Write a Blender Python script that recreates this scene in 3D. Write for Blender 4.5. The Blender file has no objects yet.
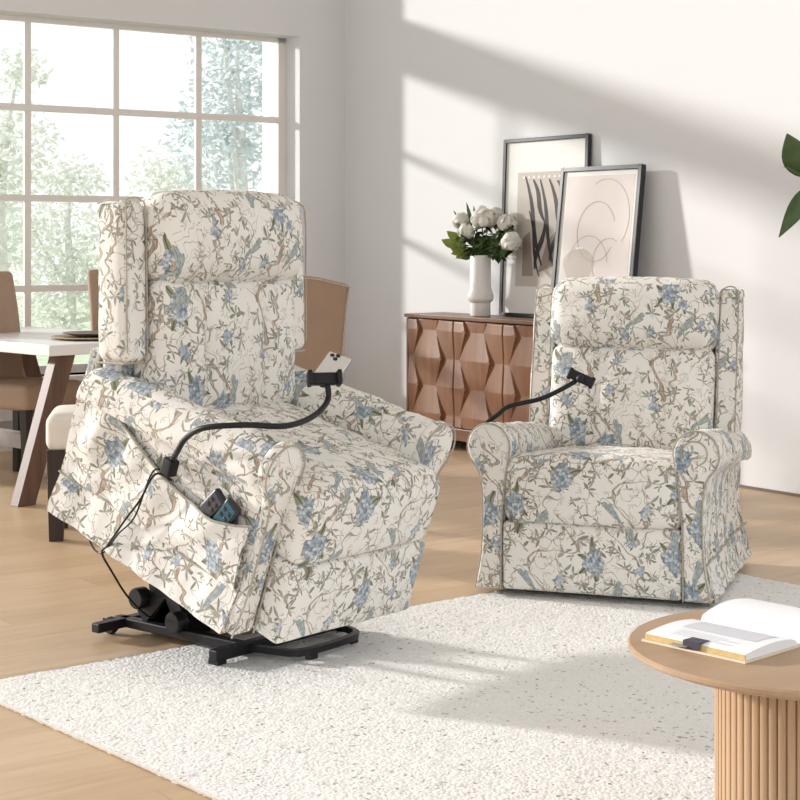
import bpy, bmesh, math, random
from mathutils import Vector, Matrix, noise
random.seed(7)
S = bpy.context.scene
COL = S.collection
PI = math.pi
def R(d): return math.radians(d)

# ------------------------------------------------------------------ camera
F_PX, HOR, CAM_H = 1640.0, 240.0, 1.25
cam = bpy.data.cameras.new('camera'); camo = bpy.data.objects.new('camera', cam); COL.objects.link(camo)
camo.location = (0, 0, CAM_H); camo.rotation_euler = (R(90), 0, 0)
cam.sensor_width = 36; cam.lens = 36 * F_PX / 800; cam.shift_y = -(400 - HOR) / 800
cam.clip_start = 0.1; cam.clip_end = 200
S.camera = camo

# ------------------------------------------------------------------ room frame
CORNER = Vector((-0.374, 11.15, 0))
AX = Vector((.5905, -.8071, 0)); AY = Vector((.8071, .5905, 0))
ROOM_ROT = math.atan2(AX.y, AX.x)
ROOM = Matrix.Translation(CORNER) @ Matrix.Rotation(ROOM_ROT, 4, 'Z')
def room(t, w, z=0): return ROOM @ Vector((t, -w, z))

# ------------------------------------------------------------------ node helpers
class NT:
    def __init__(s, name):
        s.mat = bpy.data.materials.new(name); s.mat.use_nodes = True
        s.t = s.mat.node_tree; s.t.nodes.clear()
        s.out = s.n('ShaderNodeOutputMaterial')
    def n(s, typ, **kw):
        nd = s.t.nodes.new(typ)
        for k, v in kw.items(): setattr(nd, k, v)
        return nd
    def put(s, sock, v):
        if v is None: return
        if isinstance(v, bpy.types.NodeSocket): s.t.links.new(v, sock)
        else:
            if sock.type == 'RGBA' and len(v) == 3: v = (*v, 1)
            sock.default_value = v
    def m(s, op, a, b=None, c=None, clamp=False):
        nd = s.n('ShaderNodeMath', operation=op); nd.use_clamp = clamp
        for i, v in enumerate((a, b, c)): s.put(nd.inputs[i], v)
        return nd.outputs[0]
    def v(s, op, a, b=None):
        nd = s.n('ShaderNodeVectorMath', operation=op)
        s.put(nd.inputs[0], a); s.put(nd.inputs[1], b)
        return nd.outputs['Value'] if op in ('LENGTH', 'DOT_PRODUCT') else nd.outputs[0]
    def vs(s, a, k):
        nd = s.n('ShaderNodeVectorMath', operation='SCALE'); s.put(nd.inputs[0], a); s.put(nd.inputs['Scale'], k); return nd.outputs[0]
    def xyz(s, a):
        nd = s.n('ShaderNodeSeparateXYZ'); s.put(nd.inputs[0], a); return nd.outputs[0], nd.outputs[1], nd.outputs[2]
    def comb(s, x=0., y=0., z=0.):
        nd = s.n('ShaderNodeCombineXYZ')
        for i, q in enumerate((x, y, z)): s.put(nd.inputs[i], q)
        return nd.outputs[0]
    def noise(s, vec, scale, detail=2., rough=.5, dim='3D', col=False):
        nd = s.n('ShaderNodeTexNoise', noise_dimensions=dim); s.put(nd.inputs['Vector'], vec)
        nd.inputs['Scale'].default_value = scale; nd.inputs['Detail'].default_value = detail; nd.inputs['Roughness'].default_value = rough
        return nd.outputs['Color'] if col else nd.outputs['Fac']
    def vor(s, vec, scale, rnd=1., dim='2D', feat='F1'):
        nd = s.n('ShaderNodeTexVoronoi', voronoi_dimensions=dim, feature=feat); s.put(nd.inputs['Vector'], vec)
        nd.inputs['Scale'].default_value = scale; nd.inputs['Randomness'].default_value = rnd
        return nd
    def step(s, a, lo, hi):
        nd = s.n('ShaderNodeMapRange'); nd.clamp = True
        s.put(nd.inputs[0], a); s.put(nd.inputs[1], lo); s.put(nd.inputs[2], hi)
        return nd.outputs[0]
    def mix(s, fac, a, b, blend='MIX'):
        nd = s.n('ShaderNodeMix', data_type='RGBA', blend_type=blend)
        s.put(nd.inputs[0], fac); s.put(nd.inputs[6], a); s.put(nd.inputs[7], b); return nd.outputs[2]
    def ramp(s, fac, stops):
        nd = s.n('ShaderNodeValToRGB'); e = nd.color_ramp.elements
        while len(e) < len(stops): e.new(.5)
        for q, (p, c) in zip(e, stops): q.position = p; q.color = (*c, 1)
        s.put(nd.inputs[0], fac); return nd.outputs[0]
    def bump(s, h, strength=.3, dist=.01):
        nd = s.n('ShaderNodeBump'); nd.inputs['Strength'].default_value = strength; nd.inputs['Distance'].default_value = dist
        s.put(nd.inputs['Height'], h); return nd.outputs[0]
    def coord(s, w='Object'): return s.n('ShaderNodeTexCoord').outputs[w]
    def uv(s): return s.coord('UV')
    def bsdf(s, col, rough=.6, metal=0., normal=None, spec=.5, sheen=0., trans=0.):
        b = s.n('ShaderNodeBsdfPrincipled')
        s.put(b.inputs['Base Color'], col); s.put(b.inputs['Roughness'], rough); s.put(b.inputs['Metallic'], metal)
        s.put(b.inputs['Specular IOR Level'], spec)
        if sheen: b.inputs['Sheen Weight'].default_value = sheen
        if normal is not None: s.put(b.inputs['Normal'], normal)
        s.b = b
        s.t.links.new(b.outputs[0], s.out.inputs[0]); return b

def plain(name, col, rough=.6, metal=0., spec=.5, var=.08, scale=12., bump=0.):
    n = NT(name); co = n.coord()
    f = n.noise(co, scale, 3)
    c = n.mix(f, tuple(x * (1 - var) for x in col), tuple(min(1, x * (1 + var)) for x in col))
    n.bsdf(c, rough, metal, n.bump(n.noise(co, scale * 12, 2), bump, .003) if bump else None, spec)
    return n.mat

def wood(name, a, b, along='X', scale=1., rough=.5, bump=.08):
    n = NT(name); x, y, z = n.xyz(n.coord())
    k = {'X': (.12, 1, 1), 'Y': (1, .12, 1), 'Z': (1, 1, .08)}[along]
    v = n.comb(n.m('MULTIPLY', x, k[0]), n.m('MULTIPLY', y, k[1]), n.m('MULTIPLY', z, k[2]))
    f1 = n.noise(v, 14 * scale, 5, .6); f2 = n.noise(v, 90 * scale, 3, .6)
    f = n.m('ADD', n.m('MULTIPLY', f1, .65), n.m('MULTIPLY', f2, .35))
    c = n.mix(n.step(f, .33, .67), a, b)
    n.bsdf(c, rough, 0, n.bump(f2, bump, .002), .4); return n.mat

def fabric_floral():
    n = NT('floral_fabric'); uv0 = n.uv()
    wob = n.vs(n.v('SUBTRACT', n.noise(uv0, 14, 2, dim='2D', col=True), (.5, .5, .5)), .022)
    uv = n.v('ADD', uv0, wob); x, y, _ = n.xyz(uv)
    col = n.mix(n.noise(uv0, 5, 2, dim='2D'), (.82, .795, .75), (.78, .75, .695))
    # meandering tree trunks
    def trunk(col, period, off, amp, wid, seed, keep):
        mx = n.m('MULTIPLY', n.m('SUBTRACT', n.noise(n.comb(seed, n.m('ADD', y, n.m('MULTIPLY', x, .25)), 0.), 5.5, 2, dim='2D'), .5), amp)
        u = n.m('DIVIDE', n.m('ADD', n.m('ADD', x, mx), off), period)
        d = n.m('MULTIPLY', n.m('ABSOLUTE', n.m('SUBTRACT', n.m('FRACT', u), .5)), period)
        w = n.m('MULTIPLY', n.m('ADD', n.noise(uv, 9, 2, dim='2D'), .35), wid)
        inside = n.step(d, w, n.m('MULTIPLY', w, .8))
        edge = n.m('MULTIPLY', inside, n.step(d, n.m('MULTIPLY', w, .45), n.m('MULTIPLY', w, .85)))
        k = n.step(n.noise(n.v('ADD', uv0, (seed, 3.1, 0)), 4.5, 1, dim='2D'), keep, keep + .03)
        bark = n.mix(n.step(n.noise(n.comb(n.m('MULTIPLY', x, 6.), y, 0.), 30, 2, dim='2D'), .42, .58), (.56, .45, .36), (.36, .28, .21))
        col = n.mix(n.m('MULTIPLY', inside, k), col, bark)
        return n.mix(n.m('MULTIPLY', n.m('MULTIPLY', edge, k), .85), col, (.2, .14, .1))
    col = trunk(col, .30, .0, .42, .0105, 1.7, .46)
    col = trunk(col, .23, .11, .55, .0052, 8.3, .47)
    # thin twigs along noise contours
    def twig(col, sc, seed, w, keep):
        q = n.m('ABSOLUTE', n.m('SUBTRACT', n.noise(n.v('ADD', uv, (seed, seed * 2, 0)), sc, 1.5, dim='2D'), .5))
        k = n.step(n.noise(n.v('ADD', uv0, (seed * 3, 1, 0)), 7, 1, dim='2D'), keep, keep + .05)
        return n.mix(n.m('MULTIPLY', n.m('MULTIPLY', n.step(q, w, w * .5), k), .8), col, (.27, .20, .15))
    col = twig(col, 7.5, 4.2, .009, .47)
    col = twig(col, 11, 9.6, .010, .5)
    # sprays of leaves
    def sprig(col, sc, Rad, kmin, kr, prob, seed, stops, fan=-.3, narrow=1.6, ring=.0022, alpha=1.):
        u2 = n.v('ADD', uv, (seed, seed * 1.7, 0)); vo = n.vor(u2, sc, .85)
        loc = n.v('SUBTRACT', u2, vo.outputs['Position']); lx, ly, _ = n.xyz(loc)
        cr, cg, cb = n.xyz(vo.outputs['Color'])
        r = n.v('LENGTH', n.comb(lx, ly, 0.)); rot = n.m('MULTIPLY', cr, 6.2832)
        th = n.m('ADD', n.m('ARCTAN2', ly, lx), rot)
        k = n.m('ADD', n.m('FLOOR', n.m('MULTIPLY', cg, kr)), kmin)
        ph = n.m('DIVIDE', n.m('MULTIPLY', th, k), 6.2832)
        tri = n.m('ABSOLUTE', n.m('SUBTRACT', n.m('MULTIPLY', n.m('FRACT', ph), 2.), 1.))
        RR = n.m('MULTIPLY', n.m('ADD', n.m('MULTIPLY', cg, .45), .62), Rad)
        leafr = n.m('MULTIPLY', RR, n.m('ADD', .72, n.m('MULTIPLY', n.m('FRACT', n.m('MULTIPLY', n.m('FLOOR', ph), .618)), .4)))
        d = n.m('SUBTRACT', n.m('MULTIPLY', leafr, n.m('SUBTRACT', 1., n.m('MULTIPLY', tri, narrow))), r)
        msk = n.step(d, 0., .0012)
        msk = n.m('MULTIPLY', msk, n.m('GREATER_THAN', cb, prob))
        msk = n.m('MULTIPLY', msk, n.m('GREATER_THAN', n.m('COSINE', n.m('SUBTRACT', th, n.m('MULTIPLY', cb, 9.))), fan))
        tone = n.m('FRACT', n.m('ADD', n.m('MULTIPLY', cb, 5.3), n.m('MULTIPLY', n.m('FLOOR', ph), .37)))
        c = n.ramp(tone, stops)
        dark = n.mix(1., c, (.42, .4, .38), 'MULTIPLY')
        e = n.m('MAXIMUM', n.step(d, ring, ring * .4), n.step(tri, .1, .05))
        c = n.mix(n.m('MULTIPLY', e, .8), c, dark)
        return n.mix(n.m('MULTIPLY', msk, alpha), col, c)
    OL, SG, BR, GR = (.27, .27, .19), (.45, .46, .39), (.40, .33, .28), (.34, .345, .32)
    # fine engraved scribble in patches
    col = twig(col, 26, 13.3, .016, .56)
    col = sprig(col, 26, .026, 6, 4, .42, 3.3, [(0, (.50, .43, .36)), (.5, (.47, .46, .40)), (1, (.36, .32, .28))], fan=-.2, narrow=1.5, ring=.0012, alpha=.8)
    col = sprig(col, 15.5, .041, 4, 3, .30, 6.1, [(0, OL), (.35, GR), (.7, SG), (1, BR)], fan=-.5, narrow=1.02, ring=.0018)
    col = sprig(col, 19., .030, 4, 3, .45, 1.9, [(0, BR), (.4, OL), (.7, GR), (1, SG)], fan=-.5, narrow=1.0, ring=.0016)
    # hydrangea heads with dark leaves round them
    def bloom(col, sc, Rad, seed, prob, tint):
        u2 = n.v('ADD', uv, (seed, seed * 1.3, 0)); vo = n.vor(u2, sc, .62)
        loc = n.v('SUBTRACT', u2, vo.outputs['Position']); lx, ly, _ = n.xyz(loc)
        cr, cg, cb = n.xyz(vo.outputs['Color'])
        r = n.v('LENGTH', n.comb(lx, n.m('MULTIPLY', ly, .85), 0.))
        th = n.m('ADD', n.m('ARCTAN2', ly, lx), n.m('MULTIPLY', cr, 6.28))
        on = n.m('GREATER_THAN', cb, prob)
        ph = n.m('DIVIDE', n.m('MULTIPLY', th, 6.), 6.2832)
        tri = n.m('ABSOLUTE', n.m('SUBTRACT', n.m('MULTIPLY', n.m('FRACT', ph), 2.), 1.))
        d = n.m('SUBTRACT', n.m('MULTIPLY', n.m('MULTIPLY', n.m('SUBTRACT', 1., n.m('MULTIPLY', tri, .95)), Rad * 1.95), n.m('ADD', .75, n.m('MULTIPLY', n.m('FRACT', n.m('MULTIPLY', n.m('FLOOR', ph), .618)), .3))), r)
        lf = n.m('MULTIPLY', n.m('MULTIPLY', n.step(d, 0., .0015), on), n.m('GREATER_THAN', n.m('COSINE', n.m('ADD', th, 1.)), -.35))
        lc = n.mix(n.m('MAXIMUM', n.step(tri, .12, .06), n.step(d, .003, .001)), n.mix(cg, (.22, .23, .14), (.34, .35, .24)), (.12, .12, .08))
        col = n.mix(lf, col, lc)
        rr = n.m('ADD', r, n.m('MULTIPLY', n.m('SUBTRACT', n.noise(uv, 40, 1, dim='2D'), .5), .045))
        msk = n.m('MULTIPLY', n.step(rr, Rad, Rad * .93), on)
        pv = n.vor(n.v('ADD', uv, (seed, 0, 0)), 88, .9); pr, pg, pb = n.xyz(pv.outputs['Color'])
        pc = n.ramp(pr, [(0, tint[0]), (.5, tint[1]), (1, tint[2])])
        pe = n.step(n.m('MULTIPLY', pv.outputs['Distance'], 1.), .35, .75)
        pc = n.mix(n.m('MULTIPLY', pe, .8), pc, tint[3])
        return n.mix(msk, col, pc)
    BL = ((.24, .29, .345), (.40, .45, .495), (.64, .66, .665), (.125, .15, .18))
    col = bloom(col, 4.3, .040, 2.4, .42, BL)
    col = bloom(col, 8.0, .017, 7.7, .70, ((.31, .35, .41), (.44, .48, .52), (.62, .64, .65), (.17, .2, .25)))
    # small perching birds, slate blue and sage
    u2 = n.v('ADD', uv, (5.5, 2.2, 0)); vo = n.vor(u2, 5.2, .7)
    loc = n.v('SUBTRACT', u2, vo.outputs['Position']); lx, ly, _ = n.xyz(loc); cr, cg, cb = n.xyz(vo.outputs['Color'])
    an = n.m('ADD', n.m('MULTIPLY', cr, 2.2), .3); ca, sa = n.m('COSINE', an), n.m('SINE', an)
    bx = n.m('ADD', n.m('MULTIPLY', lx, ca), n.m('MULTIPLY', ly, sa)); by = n.m('SUBTRACT', n.m('MULTIPLY', ly, ca), n.m('MULTIPLY', lx, sa))
    bw = n.m('MULTIPLY', n.step(bx, -.055, .03), .015)
    body = n.m('MULTIPLY', n.m('LESS_THAN', n.m('ABSOLUTE', by), bw), n.m('LESS_THAN', n.m('ABSOLUTE', bx), .045))
    hd = n.m('LESS_THAN', n.v('LENGTH', n.comb(n.m('SUBTRACT', bx, .05), n.m('SUBTRACT', by, .006), 0.)), .011)
    bm_ = n.m('MULTIPLY', n.m('MAXIMUM', body, hd), n.m('GREATER_THAN', cb, .45))
    bc = n.mix(n.step(n.noise(n.comb(n.m('MULTIPLY', bx, 1.), n.m('MULTIPLY', by, 5.), 0.), 60, 1, dim='2D'), .4, .6), n.mix(cg, (.42, .47, .48), (.47, .49, .44)), (.24, .27, .28))
    col = n.mix(bm_, col, bc)
    co = n.coord()
    h = n.m('ADD', n.m('MULTIPLY', n.noise(co, 9, 3), 1.), n.m('MULTIPLY', n.noise(uv0, 500, 1, dim='2D'), .03))
    n.bsdf(col, .85, 0, n.bump(h, .35, .02), .2, sheen=.15)
    return n.mat

M = {}
M['floral'] = fabric_floral()
M['piping'] = plain('piping_fabric', (.40, .365, .30), .8, var=.4, scale=60)
M['black'] = plain('black_metal', (.012, .012, .014), .4, .0, .35, var=.2)
M['rubber'] = plain('black_rubber', (.012, .012, .013), .5, spec=.3, var=.1)
M['lining'] = plain('black_lining', (.02, .02, .02), .9)
M['wall'] = plain('wall_paint', (.752, .75, .765), .9, spec=.15, var=.015, scale=2, bump=.05)
M['ceil'] = plain('ceiling_paint', (.82, .81, .79), .9, spec=.1, var=.01, scale=2)
M['trimw'] = plain('window_white', (.80, .77, .74), .5, var=.02)
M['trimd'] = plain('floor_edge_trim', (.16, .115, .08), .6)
M['tan'] = plain('tan_upholstery', (.38, .265, .19), .85, var=.06, scale=9, bump=.15)
M['cream'] = plain('cream_upholstery', (.74, .68, .62), .85, var=.03, scale=9, bump=.1)
M['darkwood'] = wood('dark_leg_wood', (.022, .016, .013), (.045, .03, .024), 'Z')
M['walnutleg'] = wood('walnut_trestle_wood', (.085, .045, .03), (.17, .095, .065), 'Z')
M['tablewhite'] = plain('white_lacquer', (.82, .80, .79), .35, var=.02)
M['greyend'] = plain('pale_stretcher', (.52, .47, .45), .6)
M['walnut'] = wood('walnut_door_wood', (.155, .064, .028), (.265, .12, .055), 'Z', rough=.42)
M['walnuttop'] = wood('walnut_top_wood', (.13, .06, .032), (.22, .11, .06), 'X', rough=.35)
M['oak'] = wood('oak_top_wood', (.36, .235, .145), (.45, .30, .19), 'X', rough=.45)
M['oakslat'] = wood('oak_slat_wood', (.38, .24, .135), (.50, .33, .195), 'Z', rough=.5)
M['ceramic'] = plain('white_ceramic', (.78, .76, .75), .4, var=.02)
M['frameblk'] = plain('frame_black', (.02, .02, .022), .35, var=.1)
M['paper'] = plain('mat_paper', (.80, .79, .77), .8, var=.01)
M['paperbeige'] = plain('print_beige', (.55, .50, .46), .8, var=.04, scale=20)
M['printdark'] = plain('print_ink', (.05, .045, .045), .7)
M['printbrown'] = plain('print_brown', (.30, .24, .21), .7)
M['printpink'] = plain('print_pink', (.70, .64, .62), .8, var=.02)
M['printline'] = plain('print_line', (.42, .34, .30), .8)
M['leaf'] = plain('leaf_green', (.055, .095, .025), .45, var=.45, scale=25)
M['leafy'] = plain('leaf_yellow_green', (.20, .24, .03), .5, var=.35, scale=25)
M['stem'] = plain('stem_green', (.10, .15, .05), .6)
M['bark'] = plain('bark_brown', (.13, .09, .06), .85, var=.3, scale=30)
M['page'] = plain('page_white', (.84, .84, .87), .7, var=.01)
M['pageedge'] = plain('page_edge_yellow', (.60, .44, .19), .7, var=.2, scale=80)
M['print'] = plain('page_print_grey', (.62, .63, .68), .7, var=.03)
M['cover'] = plain('cover_cream', (.76, .66, .50), .6)
M['tab'] = plain('tab_dark', (.05, .04, .07), .5)
M['tabgrey'] = plain('tab_grey', (.30, .30, .32), .5)
M['phone'] = plain('phone_silver', (.68, .66, .64), .25, .3, var=.02)
M['lens'] = plain('lens_black', (.012, .012, .014), .15)
M['remote'] = plain('remote_black', (.02, .022, .026), .35)
M['remoteteal'] = plain('remote_teal', (.025, .10, .13), .25)
M['remotepurple'] = plain('remote_charcoal', (.05, .045, .055), .35)
M['plate'] = plain('brown_plate', (.16, .11, .07), .4)
M['charger'] = plain('woven_charger', (.50, .40, .24), .7, var=.5, scale=70)
M['post'] = plain('post_white', (.86, .85, .82), .7, var=.02)
M['lawn'] = plain('lawn_pale', (.52, .60, .42), .9, var=.2, scale=3)
M['pot'] = plain('pot_grey', (.45, .43, .41), .7)
M['barkpale'] = plain('bark_hazed_grey', (.70, .69, .66), .9, var=.2, scale=20)  # bark faded in its colour so trunks sink into the bright haze
M['soil'] = plain('soil_dark', (.05, .035, .025), .95, var=.3, scale=60)

def petal_mat():
    n = NT('peony_petal'); b = n.bsdf(n.mix(n.noise(n.coord(), 30, 2), (.78, .76, .68), (.86, .84, .79)), .6, spec=.2)
    tr = n.n('ShaderNodeBsdfTranslucent'); n.put(tr.inputs[0], (.8, .78, .7))
    ad = n.n('ShaderNodeMixShader'); ad.inputs[0].default_value = .25
    n.t.links.new(b.outputs[0], ad.inputs[1]); n.t.links.new(tr.outputs[0], ad.inputs[2]); n.t.links.new(ad.outputs[0], n.out.inputs[0])
    return n.mat
M['petal'] = petal_mat()
def leaf_out(name, a, b):
    n = NT(name); c = n.mix(n.noise(n.coord(), 3, 2), a, b)
    bs = n.bsdf(c, .6, spec=.3)
    tr = n.n('ShaderNodeBsdfTranslucent'); n.put(tr.inputs[0], c)
    ad = n.n('ShaderNodeMixShader'); ad.inputs[0].default_value = .5
    n.t.links.new(bs.outputs[0], ad.inputs[1]); n.t.links.new(tr.outputs[0], ad.inputs[2]); n.t.links.new(ad.outputs[0], n.out.inputs[0])
    return n.mat
M['treeblue'] = leaf_out('tree_leaf_hazed_blue', (.54, .61, .63), (.72, .75, .75))  # blue-green leaves, with overexposed haze mixed into the colour
M['treepale'] = leaf_out('tree_leaf_hazed_pale', (.70, .72, .66), (.85, .86, .82))  # leaf colour bleached to stand in for outdoor glare
def glass_mat():
    n = NT('window_glass'); tr = n.n('ShaderNodeBsdfTransparent'); tr.inputs[0].default_value = (.98, .985, .98, 1)
    gl = n.n('ShaderNodeBsdfGlossy'); gl.inputs['Roughness'].default_value = .02
    fr = n.n('ShaderNodeFresnel'); fr.inputs[0].default_value = 1.35
    mx = n.n('ShaderNodeMixShader'); f = n.m('MULTIPLY', fr.outputs[0], .6); n.put(mx.inputs[0], f)
    n.t.links.new(tr.outputs[0], mx.inputs[1]); n.t.links.new(gl.outputs[0], mx.inputs[2]); n.t.links.new(mx.outputs[0], n.out.inputs[0])
    return n.mat
M['glass'] = glass_mat()
def floor_mat():
    n = NT('oak_floor'); x, y, z = n.xyz(n.coord())
    pw = .19; row = n.m('FLOOR', n.m('DIVIDE', x, pw)); fx = n.m('FRACT', n.m('DIVIDE', x, pw))
    yo = n.m('ADD', y, n.m('MULTIPLY', n.m('FRACT', n.m('MULTIPLY', row, .618)), 2.1))
    cy = n.m('FLOOR', n.m('DIVIDE', yo, 2.1)); fy = n.m('FRACT', n.m('DIVIDE', yo, 2.1))
    wn = n.n('ShaderNodeTexWhiteNoise', noise_dimensions='2D'); n.put(wn.inputs['Vector'], n.comb(row, cy, 0.)); rv = wn.outputs['Value']
    g = n.noise(n.comb(n.m('MULTIPLY', x, 9.), n.m('ADD', n.m('MULTIPLY', y, .9), n.m('MULTIPLY', rv, 30.)), 0.), 3., 4, .6)
    g2 = n.noise(n.comb(n.m('MULTIPLY', x, 60.), n.m('MULTIPLY', y, 2.), rv), 3., 2, .5)
    f = n.m('ADD', n.m('MULTIPLY', g, .6), n.m('MULTIPLY', g2, .25))
    f = n.m('ADD', f, n.m('MULTIPLY', n.m('SUBTRACT', rv, .5), .22))
    c = n.ramp(f, [(.22, (.47, .315, .185)), (.45, (.57, .405, .25)), (.7, (.65, .485, .32))])
    gap = n.m('MAXIMUM', n.step(n.m('ABSOLUTE', n.m('SUBTRACT', fx, .5)), .492, .499), n.step(n.m('ABSOLUTE', n.m('SUBTRACT', fy, .5)), .4990, .4997))
    c = n.mix(n.m('MULTIPLY', gap, .45), c, (.22, .14, .08))
    n.bsdf(c, n.m('ADD', .3, n.m('MULTIPLY', g2, .15)), 0, n.bump(n.m('SUBTRACT', g2, n.m('MULTIPLY', gap, 2.)), .06, .002), .45)
    return n.mat
M['floor'] = floor_mat()
def rug_mat():
    n = NT('ivory_rug_pile'); co = n.coord()
    a = n.noise(co, 150, 2, .6); b = n.noise(co, 55, 2); x, y, z = n.xyz(co)
    vo = n.vor(co, 95, 1., '3D')
    c = n.mix(n.step(a, .38, .62), (.80, .785, .765), (.88, .87, .855))
    sp = n.m('MULTIPLY', n.m('GREATER_THAN', n.xyz(n.vor(co, 120, 1., '3D').outputs['Color'])[0], .945), n.step(b, .45, .55))
    c = n.mix(n.m('MULTIPLY', sp, .75), c, (.30, .26, .23))
    st = n.noise(n.comb(n.m('MULTIPLY', x, 1.), n.m('MULTIPLY', y, 6.), 0.), 14, 2)
    h = n.m('ADD', n.m('MULTIPLY', n.m('SUBTRACT', 1., n.m('MULTIPLY', vo.outputs['Distance'], 1.)), .8), n.m('ADD', n.m('MULTIPLY', st, .6), n.m('MULTIPLY', a, .7)))
    n.bsdf(c, .95, 0, n.bump(h, .36, .009), .1); return n.mat
M['rug'] = rug_mat()

# ------------------------------------------------------------------ geometry helpers: every geo is (verts, faces)
def join(*gs):
    V, Fc = [], []
    for v, f in gs:
        o = len(V); V += [Vector(p) for p in v]; Fc += [tuple(i + o for i in q) for q in f]
    return V, Fc
def xf(g, m): return [m @ Vector(p) for p in g[0]], g[1]
def mirx(g): return [Vector((-p[0], p[1], p[2])) for p in g[0]], [tuple(reversed(f)) for f in g[1]]
def box(x0, x1, y0, y1, z0, z1):
    v = [(x, y, z) for x in (x0, x1) for y in (y0, y1) for z in (z0, z1)]
    return v, [(0, 1, 3, 2), (4, 6, 7, 5), (0, 4, 5, 1), (2, 3, 7, 6), (0, 2, 6, 4), (1, 5, 7, 3)]
def rbox(x0, x1, y0, y1, z0, z1, r, n=10, fn=None):
    """rounded box; fn(p, u) may move each vertex (u in -1..1 per axis)"""
    c = Vector(((x0 + x1) / 2, (y0 + y1) / 2, (z0 + z1) / 2)); h = Vector(((x1 - x0) / 2, (y1 - y0) / 2, (z1 - z0) / 2))
    r = min(r, h.x * .999, h.y * .999, h.z * .999)
    def samples(hh):
        k = 4; a = [-hh + r * (1 - math.cos(i * PI / 2 / k)) * 1.0 for i in range(k)]
        a = [-hh + r * i / k for i in range(k)]
        mid = [-hh + r + (2 * hh - 2 * r) * i / n for i in range(n + 1)]
        return a + mid + [-q for q in reversed(a)]
    sx, sy, sz = samples(h.x), samples(h.y), samples(h.z)
    idx = {}; V = []; Fc = []
    def vid(p):
        key = tuple(round(q, 6) for q in p)
        if key not in idx:
            q = Vector(p); inner = Vector([max(-h[i] + r, min(h[i] - r, q[i])) for i in range(3)])
            d = q - inner
            if d.length > 1e-9:
                e = d / r; m = max(abs(e.x), abs(e.y), abs(e.z))
                d = d.normalized() * r * m
            w = inner + d
            u = Vector((w.x / h.x, w.y / h.y, w.z / h.z))
            w = w + c
            if fn: w = Vector(fn(w, u))
            idx[key] = len(V); V.append(w)
        return idx[key]
    def grid(A, B, f, flip):
        for i in range(len(A) - 1):
            for j in range(len(B) - 1):
                q = [vid(f(A[i], B[j])), vid(f(A[i + 1], B[j])), vid(f(A[i + 1], B[j + 1])), vid(f(A[i], B[j + 1]))]
                if len(set(q)) < 3: continue
                Fc.append(tuple(reversed(q)) if flip else tuple(q))
    grid(sx, sy, lambda a, b: (a, b, h.z), False); grid(sx, sy, lambda a, b: (a, b, -h.z), True)
    grid(sx, sz, lambda a, b: (a, -h.y, b), False); grid(sx, sz, lambda a, b: (a, h.y, b), True)
    grid(sy, sz, lambda a, b: (h.x, a, b), False); grid(sy, sz, lambda a, b: (-h.x, a, b), True)
    return V, Fc
def tube(pts, rad, seg=8, closed=False, smooth=0):
    P = [Vector(p) for p in pts]
    if smooth:
        Q = []; n = len(P)
        rng = range(n if closed else n - 1)
        for i in rng:
            if closed: p0, p1, p2, p3 = P[i - 1], P[i], P[(i + 1) % n], P[(i + 2) % n]
            else: p0, p1, p2, p3 = P[max(0, i - 1)], P[i], P[i + 1], P[min(n - 1, i + 2)]
            for k in range(smooth):
                t = k / smooth
                Q.append(.5 * ((2 * p1) + (p2 - p0) * t + (2 * p0 - 5 * p1 + 4 * p2 - p3) * t * t + (3 * p1 - p0 - 3 * p2 + p3) * t ** 3))
        if not closed: Q.append(P[-1])
        P = Q
    n = len(P); V, Fc = [], []
    rf = rad if callable(rad) else (lambda t: rad)
    up = None
    for i in range(n):
        if closed: d = (P[(i + 1) % n] - P[i - 1])
        else: d = P[min(n - 1, i + 1)] - P[max(0, i - 1)]
        d = d.normalized() if d.length > 1e-9 else Vector((0, 0, 1))
        if up is None:
            up = d.orthogonal().normalized()
        up = (up - d * up.dot(d)); up = up.normalized() if up.length > 1e-6 else d.orthogonal().normalized()
        b = d.cross(up)
        for k in range(seg):
            a = 2 * PI * k / seg
            V.append(P[i] + (up * math.cos(a) + b * math.sin(a)) * rf(i / max(1, n - 1)))
    for i in range(n if closed else n - 1):
        j = (i + 1) % n
        for k in range(seg):
            l = (k + 1) % seg
            Fc.append((i * seg + k, i * seg + l, j * seg + l, j * seg + k))
    if not closed:
        Fc.append(tuple(reversed(range(seg)))); Fc.append(tuple((n - 1) * seg + k for k in range(seg)))
    return V, Fc
def lathe(prof, seg=40, c=(0, 0, 0)):
    V, Fc = [], []; n = len(prof)
    for r, z in prof:
        for k in range(seg):
            a = 2 * PI * k / seg; V.append(Vector((c[0] + r * math.cos(a), c[1] + r * math.sin(a), c[2] + z)))
    for i in range(n - 1):
        for k in range(seg):
            l = (k + 1) % seg; Fc.append((i * seg + k, i * seg + l, (i + 1) * seg + l, (i + 1) * seg + k))
    if prof[0][0] > 1e-6: Fc.append(tuple(reversed(range(seg))))
    if prof[-1][0] > 1e-6: Fc.append(tuple((n - 1) * seg + k for k in range(seg)))
    return V, Fc
def prism(poly, a, b, plane='xz'):
    n = len(poly)
    def P(q, s): return Vector((q[0], s, q[1])) if plane == 'xz' else (Vector((q[0], q[1], s)) if plane == 'xy' else Vector((s, q[0], q[1])))
    V = [P(q, a) for q in poly] + [P(q, b) for q in poly]
    Fc = [tuple(range(n)), tuple(reversed(range(n, 2 * n)))] + [(i, i + n, (i + 1) % n + n, (i + 1) % n) for i in range(n)]
    return V, Fc
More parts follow.
